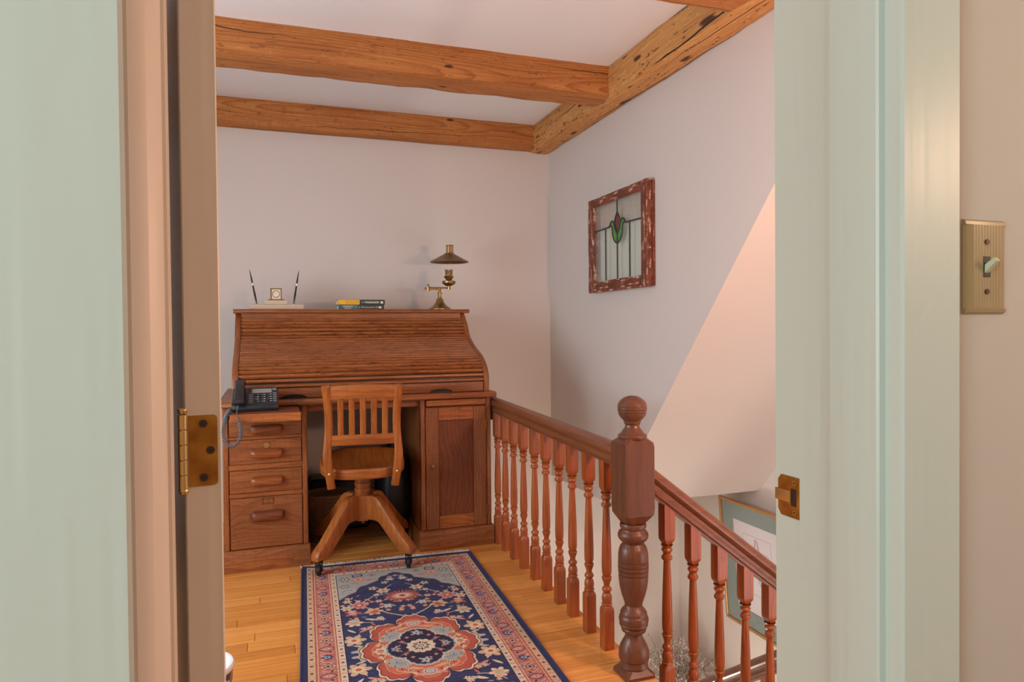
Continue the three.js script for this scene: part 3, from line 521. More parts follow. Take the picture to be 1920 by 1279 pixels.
// ---------------------------------------------------------------- swivel chair (local x right, z towards the camera)
{
  const t = thing('swivel_chair', 'wooden slat-back swivel office chair pushed up to the desk', 'chair', [0.415, 0.008, 3.40]);
  t.rotation.y = -0.10;
  const L = (x, y, z) => new THREE.Vector3(x, y - 0.008, z);
  const add = (p, n, g, m, ax = 'y', cr) => { const o = mesh(n, g, m, ax, cr); p.add(o); return o; };
  // seat: shield outline, dished
  const outline = []; for (let k = 0; k < 48; k++) { const a = k / 48 * Math.PI * 2, c = Math.cos(a), s = Math.sin(a), e = 0.72; outline.push([0.198 * Math.sign(c) * Math.pow(Math.abs(c), e), 0.005 + 0.203 * Math.sign(s) * Math.pow(Math.abs(s), e)]); }
  let seat = new THREE.ExtrudeGeometry(shapeOf(outline), { depth: 0.030, bevelEnabled: true, bevelThickness: 0.010, bevelSize: 0.010, bevelOffset: -0.010, bevelSegments: 3, steps: 1 });
  { // rebuild the top as a dished grid
    seat = seat.toNonIndexed(); const p = seat.attributes.position, keep = [];
    for (let i = 0; i < p.count; i += 3) if (!(p.getZ(i) > 0.0399 && p.getZ(i + 1) > 0.0399 && p.getZ(i + 2) > 0.0399)) for (let j = 0; j < 3; j++) keep.push(p.getX(i + j), p.getY(i + j), p.getZ(i + j));
    const R = 10, inner = outline.map(([x, y]) => [x * (0.188 / 0.198), 0.005 + (y - 0.005) * (0.193 / 0.203)]);
    const top = (k, q) => { const f = q / R, [x, y] = inner[k % 48]; const px = x * f, py = 0.005 + (y - 0.005) * f; const dish = -0.034 * (1 - Math.pow(f, 2.2)) + 0.010 * Math.exp(-px * px / 0.0012) * (py > -0.02 ? 0.4 : 1) * (1 - f); return [px, py, 0.04 + dish]; };
    for (let k = 0; k < 48; k++) for (let q = 0; q < R; q++) { const a = top(k, q), b = top(k + 1, q), c = top(k + 1, q + 1), d = top(k, q + 1); keep.push(...a, ...d, ...c, ...a, ...c, ...b); }
    seat = new THREE.BufferGeometry(); seat.setAttribute('position', new THREE.Float32BufferAttribute(keep, 3));
  }
  seat.applyMatrix4(M4(1, 0, 0, 0, 0, 0, 1, 0, 0, -1, 0, 0, 0, 0, 0, 1)); seat.rotateX(0.10); seat.translate(0, 0.444, 0);
  add(t, 'seat', seat, M.chair, 'z', 0.9);
  // back posts
  for (const s of [-1, 1]) {
    const pts = curvePts([L(s * 0.142, 0.395, 0.190), L(s * 0.150, 0.46, 0.212), L(s * 0.158, 0.55, 0.222), L(s * 0.150, 0.66, 0.226), L(s * 0.151, 0.76, 0.244), L(s * 0.160, 0.86, 0.276)], 24);
    const post = add(t, 'back_post', sweep(pts, roundRect(0.036, 0.026, 0.006, 2), new THREE.Vector3(1, 0, 0), k => [k > 0.2 && k < 0.45 ? 1.08 : 1, 1]), M.chair, 'y', 0.8);
    post.add(mesh('bolt', new THREE.SphereGeometry(0.0065, 14, 8).scale(1, 1, 0.6).translate(s * 0.150, 0.455, 0.228), M.brass));
  }
  // crest rail (bowed), lower rail, five slats
  const bow = (x, y, z, b) => L(x, y, z + b * (1 - (x / 0.165) ** 2) * -1);
  const crest = []; for (let k = 0; k <= 12; k++) { const x = lerp(-0.148, 0.148, k / 12); crest.push(bow(x, 0.831 + 0.006 * (1 - (x / 0.165) ** 2), 0.262, -0.014)); }
  add(t, 'crest_rail', sweep(crest, [[-0.029, -0.009], [-0.024, -0.0105], [0.022, -0.0105], [0.029, -0.005], [0.029, 0.006], [0.022, 0.0105], [-0.029, 0.0105]], new THREE.Vector3(0, 1, 0.2)), M.chair, 'x', 0.8);
  const lower = []; for (let k = 0; k <= 12; k++) { const x = lerp(-0.142, 0.142, k / 12); lower.push(bow(x, 0.614, 0.222, -0.008)); }
  add(t, 'lower_rail', sweep(lower, roundRect(0.047, 0.020, 0.003, 2), new THREE.Vector3(0, 1, 0.05)), M.chair, 'x', 0.8);
  for (const x of [-0.0975, -0.0487, 0, 0.0487, 0.0975]) add(t, 'back_slat', sweep(curvePts([bow(x, 0.63, 0.222, -0.008), bow(x, 0.70, 0.228, -0.012), bow(x, 0.76, 0.240, -0.013), bow(x, 0.815, 0.256, -0.014)], 10), roundRect(0.0265, 0.012, 0.003, 2), new THREE.Vector3(1, 0, 0)), M.chair, 'y', 0.8);
  // iron spider, wooden screw, hub
  add(t, 'seat_iron', merge([new THREE.BoxGeometry(0.26, 0.018, 0.035).translate(0, 0.423 - 0.008, 0), new THREE.BoxGeometry(0.035, 0.018, 0.26).translate(0, 0.423 - 0.008, 0), new THREE.CylinderGeometry(0.04, 0.05, 0.02, 20).translate(0, 0.41 - 0.008, 0)]), M.iron, 'x');
  const thr = []; for (let y = 0.305; y < 0.40; y += 0.026) thr.push([y, 0.0385], [y + 0.017, 0.0395], [y + 0.019, 0.034], [y + 0.024, 0.034]); thr.push([0.408, 0.0385]);
  add(t, 'screw_column', lathe(thr, 0, 0, 28, -0.008), M.chair, 'y', 0.5);
  add(t, 'hub', merge([new THREE.CylinderGeometry(0.054, 0.054, 0.118, 8).rotateY(Math.PI / 8).translate(0, 0.256 - 0.008, 0), new THREE.CylinderGeometry(0.008, 0.008, 0.03, 10).translate(0, 0.19 - 0.008, 0)]), M.chair, 'y', 0.4);
  for (const a of [45, 135, 225, 315]) {
    const s = new THREE.Shape(); s.moveTo(0.044, 0.318); s.lineTo(0.085, 0.318); s.bezierCurveTo(0.11, 0.316, 0.125, 0.298, 0.14, 0.278); s.lineTo(0.262, 0.148); s.bezierCurveTo(0.285, 0.128, 0.305, 0.118, 0.312, 0.095); s.lineTo(0.312, 0.076); s.lineTo(0.245, 0.076); s.lineTo(0.12, 0.196); s.bezierCurveTo(0.10, 0.206, 0.08, 0.204, 0.044, 0.204);
    const g = ex(s, 0.046, 0.005, 8).translate(0, -0.008, -0.023).rotateY(a * Math.PI / 180);
    const leg = add(t, 'leg', g, M.chair, 'y', 0.5);
    // caster: stem, fork, wheel
    const ca = a * Math.PI / 180, cx = 0.282 * Math.cos(ca), cz = -0.282 * Math.sin(ca), yaw = a === 45 ? 0.3 : -0.15;
    const F = g2 => g2.rotateY(yaw).translate(cx, 0, cz);
    leg.add(mesh('caster_fork', F(merge([new THREE.CylinderGeometry(0.012, 0.015, 0.016, 14).translate(0, 0.062, 0), new THREE.BoxGeometry(0.004, 0.044, 0.022).translate(-0.0135, 0.040, 0.004), new THREE.BoxGeometry(0.004, 0.044, 0.022).translate(0.0135, 0.040, 0.004), new THREE.BoxGeometry(0.031, 0.005, 0.03).translate(0, 0.059, 0.002)])), M.iron, 'x'));
    leg.add(mesh('caster_wheel', F(new THREE.LatheGeometry([[0, -0.010], [0.020, -0.010], [0.0248, -0.006], [0.0252, 0], [0.0248, 0.006], [0.020, 0.010], [0, 0.010]].map(([r, y]) => new THREE.Vector2(Math.max(r, 1e-4), y)), 28).rotateZ(Math.PI / 2).translate(0, 0.0255, 0.010)), M.iron, 'x'));
  }
}

// ---------------------------------------------------------------- rug
{
  const W = 800, H = 1900, cv = document.createElement('canvas'); cv.width = W; cv.height = H; const c = cv.getContext('2d');
  const navy = '#222a52', navy2 = '#303c6e', red = '#b2584e', rose = '#cb8c84', cream = '#d9c7ab', pale = '#a9b0ae', blue = '#7f93ad', dark = '#1a1730', rust = '#c2603a', sand = '#cfae86';
  const disc = (x, y, rx, ry, f) => { c.fillStyle = f; c.beginPath(); c.ellipse(x, y, rx, ry, 0, 0, 7); c.fill(); };
  const flower = (x, y, r, n, f, mid, core) => { c.fillStyle = f; for (let k = 0; k < n; k++) { const a = k / n * 6.2832; c.beginPath(); c.ellipse(x + Math.cos(a) * r * 0.6, y + Math.sin(a) * r * 0.6, r * 0.42, r * 0.28, a, 0, 7); c.fill(); } disc(x, y, r * 0.5, r * 0.5, mid); disc(x, y, r * 0.22, r * 0.22, core); };
  const leaf = (x, y, l, w, a, f) => { c.save(); c.translate(x, y); c.rotate(a); c.fillStyle = f; c.beginPath(); c.moveTo(0, 0); c.quadraticCurveTo(l * 0.4, -w, l, 0); c.quadraticCurveTo(l * 0.4, w, 0, 0); c.fill(); c.restore(); };
  const poly = (pts, f, s, lw = 5) => { c.beginPath(); pts.forEach(([x, y], i) => i ? c.lineTo(x, y) : c.moveTo(x, y)); c.closePath(); if (f) { c.fillStyle = f; c.fill(); } if (s) { c.strokeStyle = s; c.lineWidth = lw; c.stroke(); } };
  const vine = (pts, s, lw) => { c.strokeStyle = s; c.lineWidth = lw; c.beginPath(); c.moveTo(...pts[0]); for (let i = 1; i + 1 < pts.length; i += 2) c.quadraticCurveTo(...pts[i], ...pts[i + 1]); c.stroke(); };
  const sym = fn => { for (const [sx, sy] of [[1, 1], [-1, 1], [1, -1], [-1, -1]]) { c.save(); c.translate(sx < 0 ? W : 0, sy < 0 ? H : 0); c.scale(sx, sy); fn(); c.restore(); } };
  c.fillStyle = navy; c.fillRect(0, 0, W, H);
  // borders: outer guard, main red band, inner guard
  const band = (i, f) => { c.fillStyle = f; c.fillRect(i, i, W - 2 * i, H - 2 * i); };
  band(20, sand); band(44, red); band(50, sand); band(54, '#b7665c'); band(112, sand); band(117, red); band(121, cream); band(143, dark); band(146, navy);
  for (const [i, w] of [[32, 9], [132, 8]]) {
    const dot = (x, y, k) => { if (k % 2) { disc(x, y, w, w * 0.8, rose); disc(x, y, w * 0.45, w * 0.4, cream); } else { disc(x, y, w * 0.6, w * 0.75, dark); disc(x, y + 3, w * 0.3, w * 0.3, sand); } };
    let k = 0; for (let y = i + 12; y < H - i; y += 25) { dot(i, y, k); dot(W - i, y, k); k++; } for (let x = i + 25; x < W - i - 10; x += 25) { dot(x, i, k); dot(x, H - i, k); k++; }
  }
  const borderMotif = (x, y, k, rot) => {
    c.save(); c.translate(x, y); c.rotate(rot);
    if (k % 3 === 0) { c.strokeStyle = dark; c.lineWidth = 3; c.fillStyle = rose; c.beginPath(); c.moveTo(-26, 0); c.quadraticCurveTo(0, -30, 26, 0); c.quadraticCurveTo(0, 30, -26, 0); c.fill(); c.stroke(); disc(0, 0, 9, 9, sand); disc(0, 0, 4, 4, red); leaf(6, -20, 20, 6, -1, dark); leaf(6, 20, 20, 6, 1, dark); }
    else if (k % 3 === 1) { flower(0, 0, 20, 8, navy2, pale, dark); leaf(-24, -18, 22, 6, 0.6, cream); leaf(-24, 18, 22, 6, -0.6, cream); leaf(24, -16, 16, 5, 2.4, rust); }
    else { flower(0, 0, 24, 6, sand, rose, dark); c.strokeStyle = dark; c.lineWidth = 2.5; c.beginPath(); c.ellipse(0, 0, 13, 17, 0, 0, 7); c.stroke(); leaf(14, 14, 24, 6, 0.8, blue); leaf(14, -14, 24, 6, -0.8, blue); }
    c.restore();
  };
  { let k = 0; for (let y = 84; y < H - 60; y += 66) { borderMotif(84, y, k, 0); borderMotif(W - 84, y, k, Math.PI); c.strokeStyle = cream; c.lineWidth = 3; for (const [m, s] of [[0, 1], [W, -1]]) { c.beginPath(); c.moveTo(m + s * 60, y + 20); c.quadraticCurveTo(m + s * 84, y + 46, m + s * 106, y + 34); c.stroke(); flower(m + s * 66, y + 40, 7, 5, cream, rust, dark); flower(m + s * 102, y + 22, 6, 5, rust, sand, dark); } k++; } for (let x = 150; x < W - 100; x += 66) { borderMotif(x, 84, k, Math.PI / 2); borderMotif(x, H - 84, k, -Math.PI / 2); flower(x + 33, 70, 7, 5, cream, rust, dark); flower(x + 33, 98, 7, 5, rust, sand, dark); k++; } }
  // abrash of the navy field
  for (let y = 146; y < H - 146; y += 3) { c.fillStyle = `rgba(${50 + 40 * hash(y, 1, 2)},${60 + 50 * hash(y, 2, 2)},${110 + 60 * hash(y, 3, 2)},${0.55 * hash(y, 4, 5)})`; c.fillRect(146 + 500 * hash(y, 6, 1) * (y % 2), y, 150 + 360 * hash(y, 5, 3), 2.4); }
  c.save(); c.beginPath(); c.rect(146, 146, W - 292, H - 292); c.clip();
  sym(() => {
    // corner piece
    const edge = [[146, 146], [400, 146], [400, 172], [372, 190], [362, 206], [336, 214], [322, 236], [318, 262], [286, 284], [268, 300], [238, 312], [224, 338], [214, 372], [186, 392], [146, 440]];
    poly(edge, '#a7a79f', null); poly([[146, 300], [222, 330], [212, 368], [184, 388], [146, 434]], pale, null);
    c.strokeStyle = cream; c.lineWidth = 7; c.beginPath(); edge.slice(2).forEach(([x, y], i) => i ? c.lineTo(x, y) : c.moveTo(x, y)); c.stroke(); c.strokeStyle = dark; c.lineWidth = 2; c.stroke();
    flower(238, 226, 34, 7, rose, sand, red); flower(180, 210, 26, 6, '#6e7a78', cream, dark); flower(300, 186, 22, 6, '#8a9490', rose, dark); leaf(200, 260, 44, 10, 0.5, blue); leaf(270, 250, 34, 9, -0.4, rust); flower(176, 300, 24, 6, '#76837f', sand, red); poly([[215, 168], [255, 162], [258, 184], [220, 192]], null, navy2, 7); c.strokeStyle = red; c.lineWidth = 3; vine([[160, 360], [190, 330], [206, 352]], dark, 3); vine([[160, 390], [176, 360], [196, 372]], red, 3);
    // vines and blossoms of the field
    vine([[400, 690], [320, 640], [300, 600], [250, 560], [210, 520], [190, 500], [176, 470]], cream, 6); vine([[300, 600], [240, 620], [200, 600]], pale, 4); vine([[210, 520], [260, 470], [300, 420]], cream, 5); vine([[300, 420], [340, 360], [372, 330]], sand, 4); vine([[176, 640], [210, 700], [260, 700]], cream, 4);
    flower(330, 390, 30, 6, cream, sand, rust); flower(290, 352, 22, 5, sand, cream, dark); flower(372, 262, 22, 6, pale, cream, rose); flower(346, 296, 17, 5, cream, sand, rust);
    flower(220, 520, 38, 7, rose, red, cream); flower(190, 596, 34, 5, red, rose, sand); flower(272, 600, 36, 6, sand, rust, red); flower(170, 540, 26, 6, cream, sand, rose); flower(330, 560, 24, 6, pale, cream, rose); flower(190, 690, 34, 6, cream, sand, pale); flower(250, 760, 22, 6, sand, rust, red); leaf(230, 660, 60, 16, 0.5, cream); leaf(300, 660, 54, 14, 2.6, pale); leaf(200, 780, 54, 14, -0.6, rose); leaf(160, 740, 50, 12, 0.9, cream);
    flower(178, 840, 44, 6, sand, cream, rust); flower(230, 890, 20, 6, cream, sand, rust); flower(196, 930, 34, 4, pale, sand, dark); leaf(170, 880, 46, 10, 0.4, cream); leaf(250, 700, 40, 10, 1.2, rust); flower(300, 500, 18, 6, rose, cream, red); leaf(345, 470, 40, 9, 2.2, cream); leaf(250, 460, 38, 10, 1.0, rose); flower(176, 470, 20, 6, sand, cream, red);
    for (let k = 0; k < 90; k++) { const x = 155 + 240 * hash(k, 3, 7), y = 420 + 520 * hash(k, 9, 4), q = hash(k, 5, 5); if (Math.hypot((x - 400) / 222, (y - 950) / 280) < 1) continue; q < 0.5 ? leaf(x, y, 22 + 16 * q, 6, q * 40, [cream, sand, rose, pale][k % 4]) : flower(x, y, 7 + 7 * q, 5, [sand, rose, cream, rust][k % 4], cream, red); }
  });
  for (const s of [1, -1]) { const y = s > 0 ? 470 : H - 470; for (let k = 0; k < 26; k++) { const a = k / 26 * 6.2832; leaf(400 + Math.cos(a) * 34, y + Math.sin(a) * 24, 44, 9, a, k % 2 ? red : rust); } disc(400, y, 44, 32, rose); disc(400, y, 30, 22, cream); disc(400, y, 15, 11, red); disc(400, y, 6, 5, dark); for (const d of [-1, 0, 1]) flower(400 + d * 26, (s > 0 ? 222 : H - 222) + Math.abs(d) * 10 * s, 13, 4, cream, rose, red); }
  // centre medallion
  c.save(); c.translate(400, 950); c.scale(0.82, 0.84); c.translate(-400, -950);
  const lobed = (rx, ry, n, amp, sc) => { const o = []; for (let k = 0; k < 240; k++) { const a = k / 240 * 6.2832, m = 1 - amp / 2 + amp * Math.pow(Math.abs(Math.cos(a * n / 2)), 0.8) + sc * Math.abs(Math.sin(a * 16)); o.push([400 + Math.cos(a) * rx * m, 950 + Math.sin(a) * ry * m]); } return o; };
  poly(lobed(222, 286, 8, 0.24, 0.05), cream, dark, 3); poly(lobed(210, 272, 8, 0.24, 0.05), '#b0503f', '#6d2722', 4); poly(lobed(182, 240, 8, 0.22, 0.03), '#c4674f', sand, 3);
  sym(() => {
    c.save(); c.translate(290, 826); c.rotate(-0.75); disc(0, 0, 56, 40, cream); disc(0, 0, 49, 34, '#a3a69c'); c.strokeStyle = dark; c.lineWidth = 4; c.setLineDash([5, 6]); c.beginPath(); c.ellipse(0, 0, 52, 37, 0, 0, 7); c.stroke(); c.setLineDash([]); flower(-10, 0, 19, 5, blue, pale, dark); flower(16, 0, 15, 5, '#77808f', cream, dark); c.restore();
    vine([[400, 700], [330, 712], [318, 760]], cream, 9); vine([[350, 730], [300, 740], [270, 770]], sand, 6); vine([[216, 900], [246, 880], [236, 850]], cream, 8); leaf(222, 930, 46, 12, -0.5, sand); leaf(330, 700, 40, 10, 0.6, rose); flower(236, 906, 15, 6, cream, rust, dark); flower(340, 770, 13, 5, sand, rose, red);
    for (let q = 0; q < 14; q++) { const a = 3.3 + q * 0.095, R0 = 0.88 + 0.05 * (q % 2); disc(400 + Math.cos(a) * 196 * R0, 950 + Math.sin(a) * 254 * R0, 4, 4, q % 2 ? cream : dark); }
  });
  for (const s of [1, -1]) { const y = 950 - s * 222; for (const q of [-1, 1]) { leaf(400 + q * 14, y + s * 26, 84, 15, q > 0 ? s * 0.25 : Math.PI - s * 0.25, sand); leaf(400 + q * 26, y - s * 8, 44, 12, q > 0 ? -s * 0.5 : Math.PI + s * 0.5, rose); } disc(400, y, 34, 28, rose); disc(400, y, 27, 23, cream); c.strokeStyle = navy2; c.lineWidth = 3.5; c.beginPath(); c.ellipse(400, y, 20, 17, 0, 0, 7); c.stroke(); flower(400, y, 12, 5, blue, cream, dark); flower(400 - s * 170, 950, 30, 6, cream, rose, dark); flower(400 - s * 170, 950, 14, 5, rust, sand, dark); }
  poly(lobed(128, 146, 4, 0.30, 0.04), '#8b96a0', '#e0d4bd', 4); poly(lobed(118, 135, 4, 0.30, 0.04), '#231d38', dark, 3);
  sym(() => { leaf(372, 930, 84, 13, -2.55, '#7a6f86'); flower(326, 892, 14, 4, rust, rose, red); flower(352, 858, 11, 4, rose, sand, red); flower(300, 930, 11, 4, rose, rust, sand); flower(378, 838, 8, 4, sand, rose, red); leaf(318, 915, 24, 6, 2.2, pale); });
  for (const s of [1, -1]) { flower(400, 950 - s * 128, 27, 5, '#8fa0ac', cream, navy2); leaf(400, 950 - s * 128, 30, 8, -s * 1.57, pale); flower(400 - s * 108, 950, 22, 5, '#8fa0ac', pale, dark); }
  flower(400, 950, 62, 12, cream, cream, cream); for (let k = 0; k < 8; k++) { const a = k / 8 * 6.2832; leaf(400 + Math.cos(a) * 17, 950 + Math.sin(a) * 17, 26, 8, a, dark); disc(400 + Math.cos(a + 0.39) * 30, 950 + Math.sin(a + 0.39) * 30, 4, 4, dark); } disc(400, 950, 12, 12, dark); flower(400, 950, 10, 6, cream, cream, rust);
  c.restore(); c.restore();
  // weave: fine weft lines and wear of the wool
  for (let y = 0; y < H; y += 3) { c.fillStyle = `rgba(${hash(y, 1, 9) < 0.5 ? '30,24,40' : '205,190,180'},${0.05 + 0.08 * hash(y, 2, 9)})`; c.fillRect(20, y, W - 40, 1.4); }
  for (let k = 0; k < 5200; k++) { c.fillStyle = `rgba(${hash(k, 7, 3) < 0.5 ? '40,30,46' : '214,200,188'},0.22)`; c.fillRect(20 + (W - 40) * hash(k, 1, 11), H * hash(k, 2, 12), 3 + 6 * hash(k, 3, 13), 2); }
  const tex = new THREE.CanvasTexture(cv); tex.colorSpace = THREE.SRGBColorSpace;
  const pileBump = speck(256, 256, 60, 60, 19); pileBump.repeat.set(3, 7);
  const mRug = phys({ map: tex, roughness: 0.75, sheen: 0.7, sheenRoughness: 0.5, sheenColor: lin(0.5, 0.5, 0.6), bumpMap: pileBump, bumpScale: 0.0012 });
  const t = thing('area_rug', 'navy and red oriental runner rug in front of the desk', 'rug', [0.482, 0, 2.37]);
  t.rotation.y = -0.045;
  // pile: grid with soft waves, uv from the pattern
  const nx = 32, ny = 70, w = 0.795, l = 1.9, pos = [], uv = [], idx = [];
  for (let j = 0; j <= ny; j++) for (let i = 0; i <= nx; i++) {
    const a = i / nx, b = j / ny, x = (a - 0.5) * w, z = (b - 0.5) * l;
    const y = 0.007 + 0.0025 * (fbm(a * 4 + 1, b * 8, 64, 64, 3, 2) - 0.4) + 0.010 * Math.exp(-((a * w) ** 2 + (b * l) ** 2) / 0.004);
    pos.push(x, y, z); uv.push(a, 1 - b);
  }
  for (let j = 0; j < ny; j++) for (let i = 0; i < nx; i++) { const a = j * (nx + 1) + i; idx.push(a, a + nx + 1, a + 1, a + 1, a + nx + 1, a + nx + 2); }
  const g = new THREE.BufferGeometry(); g.setAttribute('position', new THREE.Float32BufferAttribute(pos, 3)); g.setAttribute('uv', new THREE.Float32BufferAttribute(uv, 2)); g.setIndex(idx); g.computeVertexNormals();
  const pile = new THREE.Mesh(g, mRug); pile.name = 'pile'; pile.castShadow = pile.receiveShadow = true; t.add(pile);
  for (const s of [-1, 1]) t.add(mesh('bound_edge', tube([new THREE.Vector3(s * w / 2, 0.005, -l / 2), new THREE.Vector3(s * w / 2, 0.005, 0), new THREE.Vector3(s * w / 2, 0.005, l / 2)], 0.005, 40, 8), M.rugEdge, 'z', 0.9));
  t.add(mesh('backing', new THREE.BoxGeometry(w, 0.004, l).translate(0, 0.002, 0), M.rugEdge));
  for (const s of [-1, 1]) t.add(mesh('end_binding', new THREE.BoxGeometry(w, 0.006, 0.008).translate(0, 0.005, s * (l / 2 + 0.003)), M.rugEdge));
  const strands = [];
  for (const s of [-1, 1]) for (let k = 0; k < 420; k++) { const x = -w / 2 + (k + rnd()) / 420 * w, q = rr(0.035, 0.058), dx = rr(-0.012, 0.012); strands.push(new THREE.TubeGeometry(new THREE.QuadraticBezierCurve3(new THREE.Vector3(x, 0.004, s * l / 2), new THREE.Vector3(x + dx * 0.3, rr(0.006, 0.010), s * (l / 2 + q * 0.5)), new THREE.Vector3(x + dx, 0.0022, s * (l / 2 + q))), 4, 0.0019, 4)); }
  const fr = mesh('fringe', merge(strands, 0.9), M.fringe); fr.userData = { kind: 'stuff', label: 'white yarn fringe' }; t.add(fr);
}

// ---------------------------------------------------------------- things on the desk
function canvasTex(w, h, draw) { const cv = document.createElement('canvas'); cv.width = w; cv.height = h; const c = cv.getContext('2d'); draw(c, w, h); const t = new THREE.CanvasTexture(cv); t.colorSpace = THREE.SRGBColorSpace; return t; }
function printed(parent, name, corners, tex, rough = 0.6, o = {}) {  // flat print on four world corners (bl, br, tr, tl)
  const b = parent === scene ? new THREE.Vector3() : basis(parent), g = new THREE.BufferGeometry(), p = corners.map(v => v.clone().sub(b));
  g.setAttribute('position', new THREE.Float32BufferAttribute([0, 1, 2, 0, 2, 3].flatMap(i => [p[i].x, p[i].y, p[i].z]), 3)); g.setAttribute('uv', new THREE.Float32BufferAttribute([0, 0, 1, 0, 1, 1, 0, 0, 1, 1, 0, 1], 2)); g.computeVertexNormals();
  const m = new THREE.Mesh(g, new THREE.MeshStandardMaterial({ map: tex, roughness: rough, ...o })); m.name = name; m.receiveShadow = true; parent.add(m); return m;
}
const DT = 1.223;  // top of the deck
{
  const t = thing('pen_stand', 'cream marble desk set with small clock on the desk top', 'pen stand', [0.04, DT, 3.97]);
  part(t, 'base', cbox(-0.100, 0.180, DT, DT + 0.026, 3.93, 4.02, 0.003), M.marble, 'x');
  part(t, 'step', cbox(-0.022, 0.097, DT + 0.026, DT + 0.050, 3.95, 4.00, 0.003), M.marble, 'x');
  for (const x of [-0.063, 0.128]) part(t, 'pen_socket', lathe([[0, 0.007], [0.004, 0.0075], [0.008, 0.005], [0.011, 0.0035]], x, 3.975, 16, DT + 0.026), M.brass, 'y', 0.7);
  const k = part(t, 'clock', merge([cbox(0.008, 0.013, DT + 0.054, DT + 0.116, 3.965, 3.985, 0.001), cbox(0.061, 0.066, DT + 0.054, DT + 0.116, 3.965, 3.985, 0.001), cbox(0.008, 0.066, DT + 0.111, DT + 0.116, 3.965, 3.985, 0.001), cbox(0.000, 0.074, DT + 0.050, DT + 0.056, 3.962, 3.988, 0.001), cbox(-0.006, 0.006, DT + 0.050, DT + 0.0545, 3.96, 3.99, 0.001), cbox(0.068, 0.080, DT + 0.050, DT + 0.0545, 3.96, 3.99, 0.001)]), M.lampBrass, 'x');
  part(k, 'clock_body', bx(0.013, 0.061, DT + 0.056, DT + 0.111, 3.970, 3.983), M.marble, 'x');
  printed(k, 'dial', [P(0.014, DT + 0.058, 3.9695), P(0.060, DT + 0.058, 3.9695), P(0.060, DT + 0.110, 3.9695), P(0.014, DT + 0.110, 3.9695)], canvasTex(256, 288, (c, w, h) => { c.fillStyle = '#e2d2b6'; c.fillRect(0, 0, w, h); c.strokeStyle = '#4a3526'; c.lineWidth = 16; c.beginPath(); c.arc(w / 2, h / 2, 96, 0, 7); c.stroke(); c.fillStyle = '#efe4cf'; c.beginPath(); c.arc(w / 2, h / 2, 88, 0, 7); c.fill(); c.fillStyle = '#5a4636'; for (let q = 0; q < 12; q++) { const a = q / 12 * 6.2832; c.fillRect(w / 2 + Math.cos(a) * 76 - 4, h / 2 + Math.sin(a) * 76 - 4, 8, 8); } c.lineWidth = 7; c.beginPath(); c.moveTo(w / 2, h / 2); c.lineTo(w / 2 - 52, h / 2 - 44); c.moveTo(w / 2, h / 2); c.lineTo(w / 2 + 30, h / 2 - 34); c.stroke(); }), 0.4);
  for (const [x, dx, lab] of [[-0.063, -0.034, 'black desk pen leaning left in the marble stand'], [0.128, 0.030, 'black desk pen leaning right in the marble stand']]) {
    const pen = thing('desk_pen', lab, 'pen', [x, DT + 0.037, 3.975], 'desk pens in the stand');
    const axis = new THREE.Vector3(dx, 0.182, -0.02).normalize(), q = new THREE.Quaternion().setFromUnitVectors(new THREE.Vector3(0, 1, 0), axis);
    const put = (n, pr, m) => { const o = mesh(n, new THREE.LatheGeometry(pr.map(([y, r]) => new THREE.Vector2(Math.max(r, 1e-4), y)), 16), m, 'y', 0.7); o.quaternion.copy(q); pen.add(o); };
    put('barrel', [[0, 0.003], [0.02, 0.0048], [0.045, 0.0056], [0.06, 0.0046], [0.095, 0.0042], [0.097, 0]], M.penBlack);
    put('band', [[0.095, 0.0043], [0.096, 0.0046], [0.110, 0.0046], [0.111, 0.0043]], M.chromeM);
    put('tail', [[0.110, 0.0044], [0.125, 0.0042], [0.16, 0.0024], [0.184, 0.0008], [0.185, 0]], M.penBlack);
  }
}
